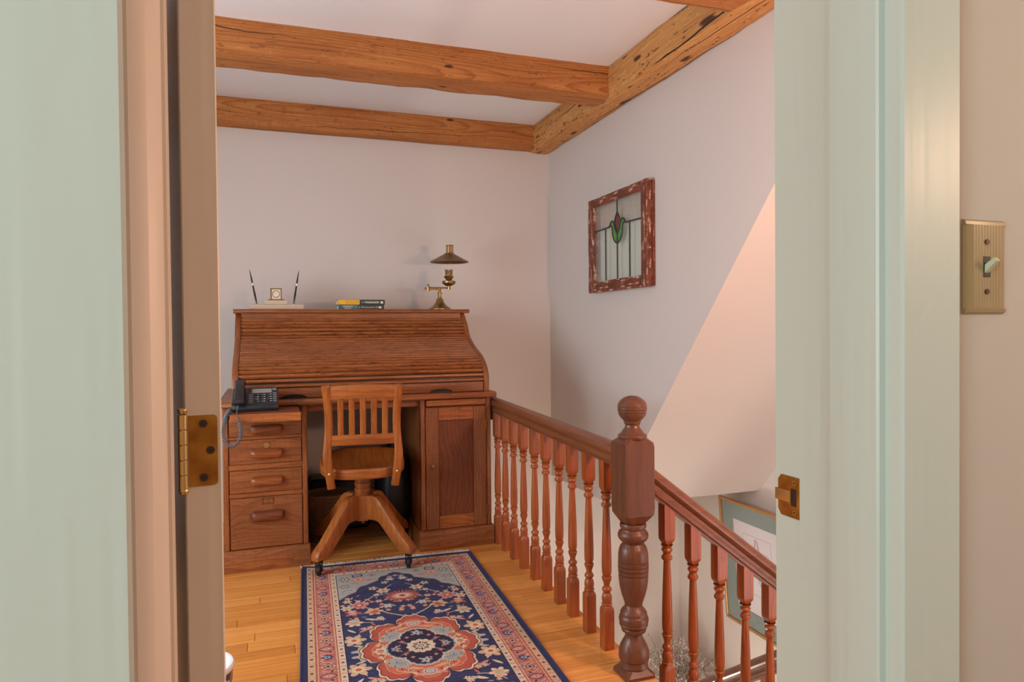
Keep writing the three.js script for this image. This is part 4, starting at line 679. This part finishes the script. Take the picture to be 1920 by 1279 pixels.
{
  const book = (y0, y1, x0, x1, d0, d1, cover, spineTex, label) => {
    const t = thing('paperback_book', label, 'book', [(x0 + x1) / 2, y0, (d0 + d1) / 2]);
    part(t, 'pages', bx(x0 + 0.003, x1 - 0.003, y0 + 0.0015, y1 - 0.0015, d0 + 0.002, d1 - 0.003), M.paper, 'x');
    part(t, 'cover', merge([cbox(x0, x1, y0, y0 + 0.0015, d0, d1, 0.0004), cbox(x0, x1, y1 - 0.0015, y1, d0, d1, 0.0004), cbox(x0, x1, y0, y1, d0, d0 + 0.0015, 0.0004)]), cover, 'x');
    printed(t, 'spine_print', [P(x0, y0 + 0.0005, d0 - 0.0004), P(x1, y0 + 0.0005, d0 - 0.0004), P(x1, y1 - 0.0005, d0 - 0.0004), P(x0, y1 - 0.0005, d0 - 0.0004)], spineTex, 0.5);
  };
  const lo = canvasTex(1024, 112, (c, w, h) => { c.fillStyle = '#33413f'; c.fillRect(0, 0, w, h); c.fillStyle = '#3d6a70'; c.fillRect(0, 0, 440, h); c.fillStyle = '#4e7d84'; c.fillRect(300, 0, 120, h); c.fillStyle = '#e6ece8'; c.font = 'bold 46px serif'; c.fillText('CHARLES', 90, 52); c.fillText('FINCH', 130, 100); c.font = 'italic 58px serif'; c.fillStyle = '#d9d2c0'; c.fillText('A Permanent Diary', 440, 78); c.fillStyle = '#eeeee6'; c.fillRect(905, 36, 54, 48); });
  const hi = canvasTex(1024, 112, (c, w, h) => { c.fillStyle = '#26382e'; c.fillRect(0, 0, w, h); c.fillStyle = '#d9a52c'; c.fillRect(0, 0, 470, h); c.fillStyle = '#e3b93c'; c.fillRect(40, 10, 120, 92); c.fillStyle = '#8fb0a0'; c.font = 'bold 50px serif'; c.fillText('OF', 510, 76); c.fillStyle = '#e9eee6'; c.font = 'bold 56px sans-serif'; c.fillText('PASSENGER', 585, 78); c.fillStyle = '#eeeee6'; c.fillRect(930, 36, 54, 48); });
  book(DT, DT + 0.0265, 0.361, 0.611, 3.93, 4.08, std({ color: lin(0.04, 0.07, 0.07), roughness: 0.45 }), lo, 'dark teal book lying under another on the desk top');
  book(DT + 0.0265, DT + 0.0545, 0.358, 0.615, 3.925, 4.075, std({ color: lin(0.05, 0.08, 0.05), roughness: 0.45 }), hi, 'green and yellow spined book lying on top of another book');
}
{
  const X = 0.945, D = 3.985, t = thing('oil_lamp', 'antique brass swing-arm oil lamp with conical shade on the desk', 'lamp', [X, DT, D]);
  part(t, 'base', lathe([[0, 0], [0, 0.063], [0.004, 0.064], [0.010, 0.062], [0.014, 0.058], [0.017, 0.052], [0.022, 0.044], [0.032, 0.033], [0.045, 0.025], [0.060, 0.020], [0.066, 0.017], [0.068, 0.012], [0.074, 0.0105], [0.094, 0.0105], [0.096, 0.014], [0.101, 0.014], [0.103, 0.009], [0.108, 0.008], [0.110, 0]], X, D, 32, DT), M.lampBrass, 'y', 0.6);
  part(t, 'swing_arm', merge([new THREE.CylinderGeometry(0.0055, 0.0055, 0.085, 12).rotateZ(Math.PI / 2).translate(0.912, DT + 0.122, -D), new THREE.CylinderGeometry(0.0045, 0.0045, 0.128, 12).rotateZ(Math.PI / 2).translate(0.940, DT + 0.129, -(D + 0.004)), new THREE.CylinderGeometry(0.0085, 0.0085, 0.03, 14).translate(0.877, DT + 0.124, -D), new THREE.CylinderGeometry(0.006, 0.006, 0.02, 12).rotateZ(Math.PI / 2).translate(0.867, DT + 0.124, -D), new THREE.SphereGeometry(0.006, 12, 8).translate(0.877, DT + 0.144, -D), new THREE.CylinderGeometry(0.007, 0.009, 0.022, 12).translate(X, DT + 0.115, -D), new THREE.CylinderGeometry(0.009, 0.009, 0.026, 14).translate(1.001, DT + 0.131, -D)]), M.lampBrass, 'x');
  part(t, 'oil_font', lathe([[0.140, 0], [0.140, 0.014], [0.145, 0.026], [0.152, 0.036], [0.160, 0.0405], [0.167, 0.040], [0.170, 0.036], [0.171, 0.018], [0.176, 0.016]], 1.001, D, 28, DT), M.lampBrass, 'y', 0.7);
  const crown = []; for (let k = 0; k < 8; k++) { const a = k / 8 * 6.283; crown.push(new THREE.BoxGeometry(0.010, 0.024, 0.0015).translate(0, 0, 0.021).rotateY(a).translate(1.001, DT + 0.219, -D), new THREE.ConeGeometry(0.004, 0.012, 6).translate(0, 0, 0.0215).rotateY(a).translate(1.001, DT + 0.235, -D)); }
  part(t, 'burner', merge([lathe([[0.170, 0.014], [0.176, 0.017], [0.186, 0.024], [0.193, 0.028], [0.197, 0.030], [0.199, 0.022], [0.210, 0.020], [0.216, 0.021]], 1.001, D, 24, DT), ...crown]), M.lampBrass, 'y', 0.6);
  part(t, 'glass_chimney', lathe([[0.212, 0.014], [0.230, 0.017], [0.250, 0.0155], [0.285, 0.0125], [0.325, 0.0125]], 1.001, D, 24, DT), M.glassClear, 'y', 0.9);
  const sh = part(t, 'lamp_shade', lathe([[0.281, 0.1125], [0.2795, 0.1135], [0.283, 0.1130], [0.300, 0.080], [0.318, 0.048], [0.329, 0.029], [0.331, 0.027], [0.333, 0.0265], [0.3325, 0.0225], [0.328, 0.024], [0.316, 0.046], [0.298, 0.078], [0.281, 0.1125]], 1.005, D, 48, DT), M.lampShade, 'y', 0.6);
  const fl = []; for (let k = 0; k < 20; k++) { const a = k / 20 * 6.283; fl.push(new THREE.CylinderGeometry(0.0035, 0.0035, 0.042, 6).translate(0.0185, 0, 0).rotateY(a)); }
  part(sh, 'smoke_collar', merge([...fl, new THREE.CylinderGeometry(0.0188, 0.0188, 0.044, 20, 1, true), new THREE.TorusGeometry(0.0205, 0.002, 6, 24).rotateX(Math.PI / 2).translate(0, 0.0235, 0), new THREE.TorusGeometry(0.0205, 0.002, 6, 24).rotateX(Math.PI / 2).translate(0, -0.0215, 0)]).translate(1.008, DT + 0.355, -D), M.lampBrass, 'y', 0.5);
}
{
  const T0 = 0.7565, t = thing('telephone', 'black corded desk telephone on the pulled-out writing board', 'telephone', [-0.06, T0, 3.3]);
  const a = P(0, T0 + 0.026, 3.232), b = P(0, T0 + 0.094, 3.366), up = b.clone().sub(a).normalize(), nrm = new THREE.Vector3(1, 0, 0).cross(up).normalize();
  part(t, 'body', exX([[3.230, T0 + 0.001], [3.226, T0 + 0.012], [3.232, T0 + 0.026], [3.362, T0 + 0.092], [3.370, T0 + 0.092], [3.374, T0 + 0.084], [3.372, T0]], -0.160, 0.034, 0.005), M.phone, 'x', 0.5);
  const at = (x, s, n = 0) => new THREE.Vector3(x, a.y, a.z).addScaledVector(up, s).addScaledVector(nrm, n);
  const slab = (x0, x1, s0, s1, n0, n1, c = 0.0008) => { const g = cbox(x0, x1, 0, s1 - s0, 0, n1 - n0, c), m = new THREE.Matrix4().makeBasis(new THREE.Vector3(1, 0, 0), up, nrm); g.translate(0, 0, n1 - n0); g.applyMatrix4(m); const o = at(0, s0, n0); g.translate(o.x, o.y, o.z); g.computeVertexNormals(); return g; };
  part(t, 'face_panel', slab(-0.094, 0.030, 0.004, 0.143, -0.001, 0.002), M.phoneKey, 'x');
  part(t, 'display', slab(-0.078, 0.006, 0.099, 0.133, 0.0005, 0.003), M.lcd, 'x');
  const keyT = canvasTex(384, 512, (c, w, h) => { c.fillStyle = '#0d0f13'; c.fillRect(0, 0, w, h); c.fillStyle = '#e4ecf2'; c.textAlign = 'center'; '123456789*0#'.split('').forEach((d, i) => { const x = (i % 3) * 128, y = Math.floor(i / 3) * 128; c.font = 'bold 92px sans-serif'; c.fillText(d, x + 84, y + 98); c.font = 'bold 30px sans-serif'; const s = ['', 'ABC', 'DEF', 'GHI', 'JKL', 'MNO', 'PQRS', 'TUV', 'WXYZ', '', 'OPER', ''][i]; c.fillText(s, x + 32, y + 84); }); });
  const keyM = new THREE.MeshStandardMaterial({ map: keyT, roughness: 0.5 });
  for (let i = 0; i < 12; i++) {
    const x = -0.066 + (i % 3) * 0.027, s = 0.074 - Math.floor(i / 3) * 0.0185, key = part(t, 'key', slab(x, x + 0.022, s, s + 0.0135, 0.001, 0.0042, 0.001), M.phoneKey, 'x', 0.3);
    const u0 = (i % 3) / 3, v1 = 1 - Math.floor(i / 3) / 4, d = printed(key, 'key_print', [at(x + 0.001, s + 0.001, 0.0045), at(x + 0.021, s + 0.001, 0.0045), at(x + 0.021, s + 0.0125, 0.0045), at(x + 0.001, s + 0.0125, 0.0045)], keyT); d.material = keyM;
    const uv = d.geometry.attributes.uv; for (let q = 0; q < uv.count; q++) uv.setXY(q, u0 + uv.getX(q) / 3, v1 - 0.25 + uv.getY(q) / 4);
  }
  const fn = []; for (let k = 0; k < 5; k++) fn.push(slab(-0.091, -0.073, 0.019 + k * 0.0155, 0.024 + k * 0.0155, 0.001, 0.0038), slab(0.010, 0.026, 0.024 + k * 0.0165, 0.030 + k * 0.0165, 0.001, 0.0038)); fn.push(slab(0.009, 0.026, 0.119, 0.133, 0.001, 0.0042, 0.003));
  const fnM = std({ color: lin(0.22, 0.24, 0.27), roughness: 0.45 }); for (const g of fn) part(t, 'function_key', g, fnM, 'x');
  // handset: rounded bar over two cups, lying along the slope on the left
  const hx = -0.128, hp = curvePts([at(hx, -0.018, 0.016), at(hx, 0.0, 0.026), at(hx, 0.03, 0.030), at(hx, 0.075, 0.031), at(hx, 0.12, 0.030), at(hx, 0.150, 0.026), at(hx, 0.166, 0.016)], 26);
  part(t, 'handset', merge([sweep(hp, roundRect(0.050, 0.024, 0.010, 4), new THREE.Vector3(1, 0, 0), k => { const e = Math.min(k, 1 - k); return [0.80 + 0.2 * smooth(0.25, 0.05, e) - 0.3 * smooth(0.04, 0, e), 0.85 + 0.3 * smooth(0.3, 0.08, e) - 0.4 * smooth(0.04, 0, e)]; }), slab(hx - 0.021, hx + 0.021, -0.008, 0.034, 0.0, 0.022, 0.006), slab(hx - 0.021, hx + 0.021, 0.116, 0.158, 0.0, 0.022, 0.006)], 0.8), M.phone, 'x', 0.8);
  // coiled cord
  const cp = new THREE.CatmullRomCurve3([at(hx - 0.004, -0.018, 0.014), P(-0.136, 0.765, 3.185), P(-0.132, 0.745, 3.112), P(-0.124, 0.728, 3.102), P(-0.119, 0.690, 3.104), P(-0.123, 0.655, 3.105), P(-0.144, 0.632, 3.105), P(-0.164, 0.629, 3.105), P(-0.180, 0.649, 3.105), P(-0.186, 0.685, 3.11), P(-0.182, 0.725, 3.13), P(-0.175, 0.752, 3.17), P(-0.166, 0.768, 3.245), P(-0.157, 0.768, 3.262)], false, 'catmullrom', 0.5);
  const fr = cp.computeFrenetFrames(1400, false), pts = cp.getSpacedPoints(1400), hel = pts.map((p, i) => { const u = i / 1400, r = 0.0068 * smooth(0.20, 0.27, u) * (1 - smooth(0.93, 0.97, u)), an = u * 62 * 6.2832; return p.clone().addScaledVector(fr.normals[i], r * Math.cos(an)).addScaledVector(fr.binormals[i], r * Math.sin(an)); });
  part(t, 'coiled_cord', new THREE.TubeGeometry(new THREE.CatmullRomCurve3(hel), 1400, 0.0021, 5), M.cord, 'y', 0.9);
}

// ---------------------------------------------------------------- in the kneehole
{
  const X = 0.275, D = 3.79, t = thing('wicker_basket', 'brown wicker basket in the dark kneehole beside the drawers', 'basket', [X, 0, D]);
  const g = []; for (let k = 0; k < 20; k++) { const y = 0.008 + k * 0.0118, r = 0.078 + y * 0.12, pts = []; for (let i = 0; i < 40; i++) { const a = i / 40 * 6.2832; pts.push(P(X + Math.cos(a) * (r + (i + k) % 2 * 0.006 - 0.003), y, D + Math.sin(a) * (r + (i + k) % 2 * 0.006 - 0.003))); } g.push(new THREE.TubeGeometry(new THREE.CatmullRomCurve3(pts, true), 80, 0.005, 5, true)); }
  part(t, 'weave', merge(g, 0.9), M.wicker, 'x', 0.9);
  part(t, 'rim', new THREE.TorusGeometry(0.108, 0.008, 8, 40).rotateX(Math.PI / 2).translate(X, 0.246, -D), M.wicker, 'x', 0.9);
  part(t, 'bottom', new THREE.CylinderGeometry(0.078, 0.076, 0.012, 30).translate(X, 0.007, -D), M.wicker, 'x');
}
{
  const blob = (sx, sy, sz, s, pw) => { const g = new THREE.SphereGeometry(1, 40, 28), p = g.attributes.position; for (let i = 0; i < p.count; i++) { let v = [p.getX(i), p.getY(i), p.getZ(i)].map(q => Math.sign(q) * Math.pow(Math.abs(q), pw)); const n = 1 + 0.08 * (fbm(v[0] * 3 + 9, v[1] * 3 + v[2] * 2 + 9, 64, 64, s, 3) - 0.5); p.setXYZ(i, v[0] * sx * n, v[1] * sy * n, v[2] * sz * n); } return g; };
  const t = thing('shoulder_bag', 'black upright bag standing in the kneehole beside the cupboard', 'bag', [0.615, 0, 3.78]);
  part(t, 'bag_body', blob(0.082, 0.235, 0.17, 5, 0.6).translate(0.615, 0.243, -3.78), M.black, 'x', 0.9);
  part(t, 'handle', tube([P(0.615, 0.46, 3.70), P(0.61, 0.53, 3.74), P(0.61, 0.535, 3.80), P(0.615, 0.46, 3.85)], 0.008, 20, 8), M.black, 'x', 0.9);
  const c = thing('storage_case', 'low black case lying at the back of the kneehole', 'case', [0.38, 0, 4.03]);
  part(c, 'case_body', cbox(0.19, 0.52, 0, 0.29, 3.93, 4.13, 0.02), M.black, 'x');
  part(c, 'clasp', cbox(0.34, 0.37, 0.2, 0.23, 3.926, 3.934, 0.001), M.iron, 'x');
}
{
  const X = -0.212, D = 2.16, t = thing('ceramic_pot', 'white rimmed pot with dark blue pattern behind the open door', 'pot', [X, 0, D]);
  const patt = dataTex(512, 256, (u, v) => { const a = fbm(u * 22, v * 10, 22, 10, 5, 3), b = Math.abs(a - 0.5) < 0.045 || Math.hypot((u * 16) % 1 - 0.5, (v * 7) % 1 - 0.5) < 0.16; return b ? [190, 192, 205] : [34, 34, 74]; });
  const mP = phys({ map: patt, roughness: 0.2, clearcoat: 0.5 }, 1.6, 3);
  part(t, 'bowl', lathe([[0, 0], [0, 0.055], [0.006, 0.060], [0.02, 0.068], [0.06, 0.088], [0.10, 0.098], [0.134, 0.099]], X, D, 48), mP, 'x', 0.7);
  part(t, 'rim', lathe([[0.132, 0.0985], [0.138, 0.1035], [0.146, 0.1035], [0.150, 0.099], [0.149, 0.093], [0.140, 0.090], [0.10, 0.088], [0.03, 0.060], [0.02, 0]], X, D, 48), M.porcelain, 'x', 0.7);
}

// ---------------------------------------------------------------- stained-glass sash on the right wall
{
  const xf = 1.743, dn = 2.985, df = 3.645, y0 = 1.308, y1 = 1.836, t = thing('stained_glass_window', 'old red sash with leaded tulip stained glass hung on the wall', 'stained glass', [XA, y0, 3.31]);
  const stile = (a, b) => part(t, 'stile', merge([cbox(xf, xf + 0.027, y0, y1, a, b, 0.003), cbox(xf + 0.030, XA - 0.001, y0 + 0.006, y1 - 0.004, a + 0.004, b - 0.003, 0.003)]), M.paintedFrame, 'y');
  stile(dn, dn + 0.060); stile(df - 0.064, df);
  part(t, 'top_rail', cbox(xf + 0.001, XA - 0.012, y1 - 0.046, y1 - 0.001, dn + 0.058, df - 0.062, 0.003), M.paintedFrame, 'z');
  part(t, 'bottom_rail', cbox(xf + 0.001, XA - 0.012, y0 + 0.001, y0 + 0.060, dn + 0.058, df - 0.062, 0.003), M.paintedFrame, 'z');
  // glass: outline points in (a = metres from the far edge towards the near one, y)
  const xg = xf + 0.014, gl = 0.062, gr = df - dn - 0.058, gb = y0 + 0.058, gt = y1 - 0.044, cx = 0.330, hy = 1.652;
  const W2 = ([a, y]) => [df - a, y];
  const hammer = speck(256, 256, 40, 40, 44), wavy = dataTex(128, 256, (u, v) => { const q = 255 * fbm(u * 10, v * 4, 10, 4, 33, 3); return [q, q, q]; }, false);
  const gHam = phys({ color: lin(0.93, 0.92, 0.88), transmission: 0.9, roughness: 0.3, thickness: 0, bumpMap: hammer, bumpScale: 0.004 }, 4, 4), gWav = phys({ color: lin(0.96, 1.0, 0.97), transmission: 0.92, roughness: 0.15, thickness: 0, bumpMap: wavy, bumpScale: 0.006 }, 5, 3);
  const gRed = phys({ color: lin(0.20, 0.02, 0.025), transmission: 0.3, roughness: 0.15, thickness: 0 }), gGreen = phys({ color: lin(0.12, 0.42, 0.06), transmission: 0.4, roughness: 0.15, thickness: 0 });
  const pane = (n, pts, m, lab) => { const q = pts.map(W2); const o = part(t, n, exX(THREE.ShapeUtils.isClockWise(q.map(([a, b]) => new THREE.Vector2(a, b))) ? q.reverse() : q, xg, xg + 0.003), m, 'y', 0.3); if (lab) o.userData.label = lab; };
  const dT = [cx, hy + 0.075], dB = [cx, hy - 0.045], dL = [cx - 0.030, hy + 0.022], dR = [cx + 0.030, hy + 0.022], tip = [cx, hy - 0.095];
  const qb = (p, c, e, n = 8) => { const o = []; for (let k = 0; k <= n; k++) { const u = k / n; o.push([(1 - u) ** 2 * p[0] + 2 * u * (1 - u) * c[0] + u * u * e[0], (1 - u) ** 2 * p[1] + 2 * u * (1 - u) * c[1] + u * u * e[1]]); } return o; };
  const leafO = s => [...qb(tip, [cx + s * 0.055, hy - 0.075], [cx + s * 0.056, hy - 0.02]), ...qb([cx + s * 0.056, hy - 0.02], [cx + s * 0.062, hy + 0.022], [cx + s * 0.090, hy + 0.004]).slice(1)], leafI = s => [...qb([cx + s * 0.090, hy + 0.004], [cx + s * 0.060, hy + 0.055], [cx + s * 0.036, hy + 0.012]), ...qb([cx + s * 0.036, hy + 0.012], [cx + s * 0.02, hy - 0.03], dB).slice(1)];
  pane('red_pane', [dT, ...qb(dT, [cx + 0.01, hy + 0.04], dR).slice(1), dB, dL], gRed, 'dark red diamond of glass');
  for (const s of [-1, 1]) {
    pane('leaf_pane', [...leafO(s), ...leafI(s).slice(1)], gGreen, 'green tulip leaf of glass');
    const ex0 = s < 0 ? gl : gr;
    pane('upper_pane', [[cx, gt], [ex0, gt], [ex0, hy], [cx + s * 0.090, hy + 0.004], [cx + s * 0.060, hy + 0.03], s < 0 ? dL : dR, dT], gHam);
    const vx = cx + s * 0.135;
    pane('lower_pane', [[ex0, gb], [ex0, hy], [vx, hy], [vx, gb]], gWav);
    pane('lower_pane', [[vx, gb], [vx, hy], [cx + s * 0.090, hy + 0.004], ...leafO(s).slice().reverse().slice(1), [cx, gb]], gWav);
  }
  const came = (pts, r = 0.0042) => { const q = pts.map(([a, y]) => P(xg - 0.0005, y, df - a)); return q.length === 2 ? tube([q[0], q[0].clone().lerp(q[1], 0.5), q[1]], r, 4, 6) : new THREE.TubeGeometry(new THREE.CatmullRomCurve3(q, false, 'catmullrom', 0.5), q.length * 3, r, 6); };
  const cs = [[[cx, gt], dT], [tip, [cx, gb]], [dB, tip], [dT, dR, dB], [dT, dL, dB]];
  for (const s of [-1, 1]) cs.push([[s < 0 ? gl : gr, hy], [cx + s * 0.090, hy + 0.004]], [[cx + s * 0.135, hy], [cx + s * 0.135, gb]], leafO(s), leafI(s));
  for (const q of cs) part(t, 'lead_came', came(q), M.lead, 'y', 0.9);
}

// ---------------------------------------------------------------- framed print over the lower stairs (leans out at the top)
{
  const h = 0.79, w = 0.66, t = thing('framed_picture', 'gold framed botanical print with grey-green mat beside the lower stairs', 'picture', [XR - 0.015, -0.755, 3.42]);
  t.rotation.order = 'YXZ'; t.rotation.y = -Math.PI / 2; t.rotation.x = 0.075;
  const add = (n, g, m, ax) => { const o = mesh(n, g, m, ax); t.add(o); return o; }, B = (x0, x1, y0, y1, z0, z1, c = 0.002) => cbox(x0, x1, y0, y1, -z1, -z0, c);
  add('frame', merge([B(-w / 2, w / 2, 0, 0.018, 0, 0.022), B(-w / 2, w / 2, h - 0.018, h, 0, 0.022), B(-w / 2, -w / 2 + 0.018, 0.018, h - 0.018, 0, 0.022), B(w / 2 - 0.018, w / 2, 0.018, h - 0.018, 0, 0.022)]), M.goldFrame, 'x');
  const mw = 0.102, x0 = -w / 2 + 0.016, x1 = -x0, y0 = 0.016, y1 = h - 0.016;
  add('mat', merge([B(x0, x1, y0, y0 + mw, 0.004, 0.012, 0.001), B(x0, x1, y1 - mw, y1, 0.004, 0.012, 0.001), B(x0, x0 + mw, y0 + mw, y1 - mw, 0.004, 0.012, 0.001), B(x1 - mw, x1, y0 + mw, y1 - mw, 0.004, 0.012, 0.001)]), M.mat, 'x');
  const tex = canvasTex(512, 640, (c, W, H) => { c.fillStyle = '#d9d6dc'; c.fillRect(0, 0, W, H); c.strokeStyle = '#a9a6ac'; c.lineWidth = 4; c.strokeRect(110, 90, 290, 400); c.strokeStyle = '#7d95a4'; c.lineWidth = 7; c.beginPath(); c.moveTo(310, 490); c.quadraticCurveTo(270, 330, 250, 190); c.stroke(); c.beginPath(); c.moveTo(300, 440); c.quadraticCurveTo(240, 380, 235, 310); c.stroke(); c.fillStyle = '#bd93a6'; for (let k = 0; k < 16; k++) { c.beginPath(); c.ellipse(252 + (8 + k * 1.6) * (k % 2 ? 1 : -1), 110 + k * 8, 13, 6, k % 2 ? 0.7 : -0.7, 0, 7); c.fill(); } c.fillStyle = '#b7aebb'; for (let k = 0; k < 9; k++) { c.beginPath(); c.ellipse(312 + k * 8, 182 + 4 * (k % 3), 6, 3, 0.5 * k, 0, 7); c.fill(); c.beginPath(); c.ellipse(330 + k * 6, 228 + 3 * (k % 2), 5, 2.5, 0.4, 0, 7); c.fill(); } c.beginPath(); c.fillStyle = '#9aa2a6'; c.arc(370, 575, 8, 0, 7); c.fill(); });
  const pr = new THREE.Mesh(new THREE.PlaneGeometry(w - 0.03 - 2 * mw + 0.02, h - 0.03 - 2 * mw + 0.02).translate(0, h / 2, 0.006), new THREE.MeshStandardMaterial({ map: tex, roughness: 0.8 })); pr.name = 'print'; t.add(pr);
  add('backing', B(-w / 2 + 0.01, w / 2 - 0.01, 0.01, h - 0.01, 0, 0.004, 0.001), M.paper);
  add('glass', B(x0, x1, y0, y1, 0.0135, 0.0150, 0.0003), M.glassClear);
}

// ---------------------------------------------------------------- dried grasses hanging in the stairwell
{
  const c = [2.50, -1.34, 3.95], t = thing('dried_flowers', 'dried grasses and twigs in a wall basket down the stairwell', 'dried flowers', c);
  part(t, 'wall_basket', lathe([[-0.28, 0], [-0.28, 0.04], [-0.15, 0.07], [0.0, 0.10], [0.02, 0.105], [0.02, 0.09], [-0.1, 0.07], [-0.25, 0.03]], c[0], c[2], 24, c[1]), M.wicker, 'y', 0.7);
  part(t, 'hook', merge([tube([P(c[0], c[1], c[2]), P(c[0] + 0.14, c[1] + 0.06, c[2]), P(XR, c[1] + 0.07, c[2])], 0.006, 10, 6)]), M.iron, 'x');
  const st = [[], []], hd = [[], []];
  for (let k = 0; k < 330; k++) {
    const a = rr(0, 6.2832), lean = Math.pow(rnd(), 0.7) * 1.15, L = rr(0.20, 0.38) * (lean < 0.4 ? 1.15 : 1), dir = new THREE.Vector3(Math.sin(lean) * Math.cos(a), Math.cos(lean), Math.sin(lean) * Math.sin(a));
    const p0 = P(c[0] + rr(-0.05, 0.05), c[1], c[2] + rr(-0.05, 0.05)), p2 = p0.clone().addScaledVector(dir, L); p2.x = Math.min(p2.x, XR - 0.02); p2.z = Math.max(p2.z, -DB + 0.02);
    const p1 = p0.clone().lerp(p2, 0.55).add(new THREE.Vector3(rr(-0.02, 0.02), rr(0.0, 0.05), rr(-0.02, 0.02))), w = rnd() < 0.45 ? 0 : 1;
    st[w].push(new THREE.TubeGeometry(new THREE.QuadraticBezierCurve3(p0, p1, p2), 4, 0.0011, 3));
    for (let q = 0; q < 4; q++) { const e = new THREE.OctahedronGeometry(rr(0.0035, 0.0075), 0).scale(1, rr(1, 2), 1).rotateZ(rr(-1, 1)); const pp = p0.clone().lerp(p2, rr(0.6, 1.02)).add(new THREE.Vector3(rr(-0.018, 0.018), rr(-0.018, 0.018), rr(-0.018, 0.018))); hd[w].push(e.translate(Math.min(pp.x, XR - 0.015), pp.y, pp.z)); }
  }
  [0, 1].forEach(w => { const s = part(t, 'stems', merge(st[w], 0.9), w ? M.driedPale : M.dried, 'y', 0.9), q = part(t, 'seed_heads', merge(hd[w], 0), w ? M.driedPale : M.dried, 'y', 0); s.userData.kind = q.userData.kind = 'stuff'; });
}

// ---------------------------------------------------------------- lamps outside the frame
function bulbLamp(name, label, [X, Y, D], r, color, glow, intensity, build) {
  const t = thing(name, label, 'lamp', [X, Y, D]);
  const b = part(t, 'bulb', new THREE.SphereGeometry(r, 20, 14).translate(X, Y, -D), std({ color: lin(1, 1, 1), emissive: color, emissiveIntensity: glow, roughness: 0.5 }), 'y', 0.9); b.castShadow = false;
  build(t);
  const l = new THREE.PointLight(color, intensity, 0, 2); l.name = name + '_light'; l.position.set(0, 0, 0); l.castShadow = true; l.shadow.radius = r / 0.02; t.add(l);
}
bulbLamp('added_soffit_lamp', 'globe lamp added out of view to warm the stair soffit', [1.62, 1.30, 0.93], 0.07, lin(1.0, 0.57, 0.41), 3, 3.2, t => {  // unseen lamp put in to turn the stair soffit warm
  part(t, 'wall_plate', new THREE.CylinderGeometry(0.05, 0.05, 0.02, 24).rotateX(Math.PI / 2).translate(1.62, 1.22, -0.80), M.brass, 'y');
  part(t, 'arm', tube([P(1.62, 1.22, 0.80), P(1.62, 1.20, 0.88), P(1.62, 1.23, 0.93)], 0.007, 12, 8), M.brass, 'y');
});
bulbLamp('added_stairwell_lamp', 'globe lamp added out of view to brighten the lower stairwell', [1.50, -1.35, 3.0], 0.09, lin(1.0, 0.90, 0.76), 3, 2.8, t => {  // unseen lamp put in to lift the dark lower stairwell walls
  part(t, 'stem', lathe([[0, 0], [0, 0.13], [0.02, 0.13], [0.03, 0.012], [1.16, 0.012], [1.16, 0]], 1.50, 3.0, 20, LOW), M.brass, 'y');
});
bulbLamp('table_lamp', 'globe lamp standing in the bedroom', [1.64, 1.52, -0.11], 0.06, lin(1.0, 0.62, 0.40), 3, 1.15, t => {
  part(t, 'stem', lathe([[0, 0], [0, 0.12], [0.02, 0.12], [0.03, 0.012], [1.45, 0.012], [1.45, 0]], 1.64, -0.11, 20), M.brass, 'y');
});

scene.traverse(o => { if (o.isMesh) { o.castShadow = o.castShadow !== false; o.receiveShadow = true; } });
renderer.render(scene, camera);
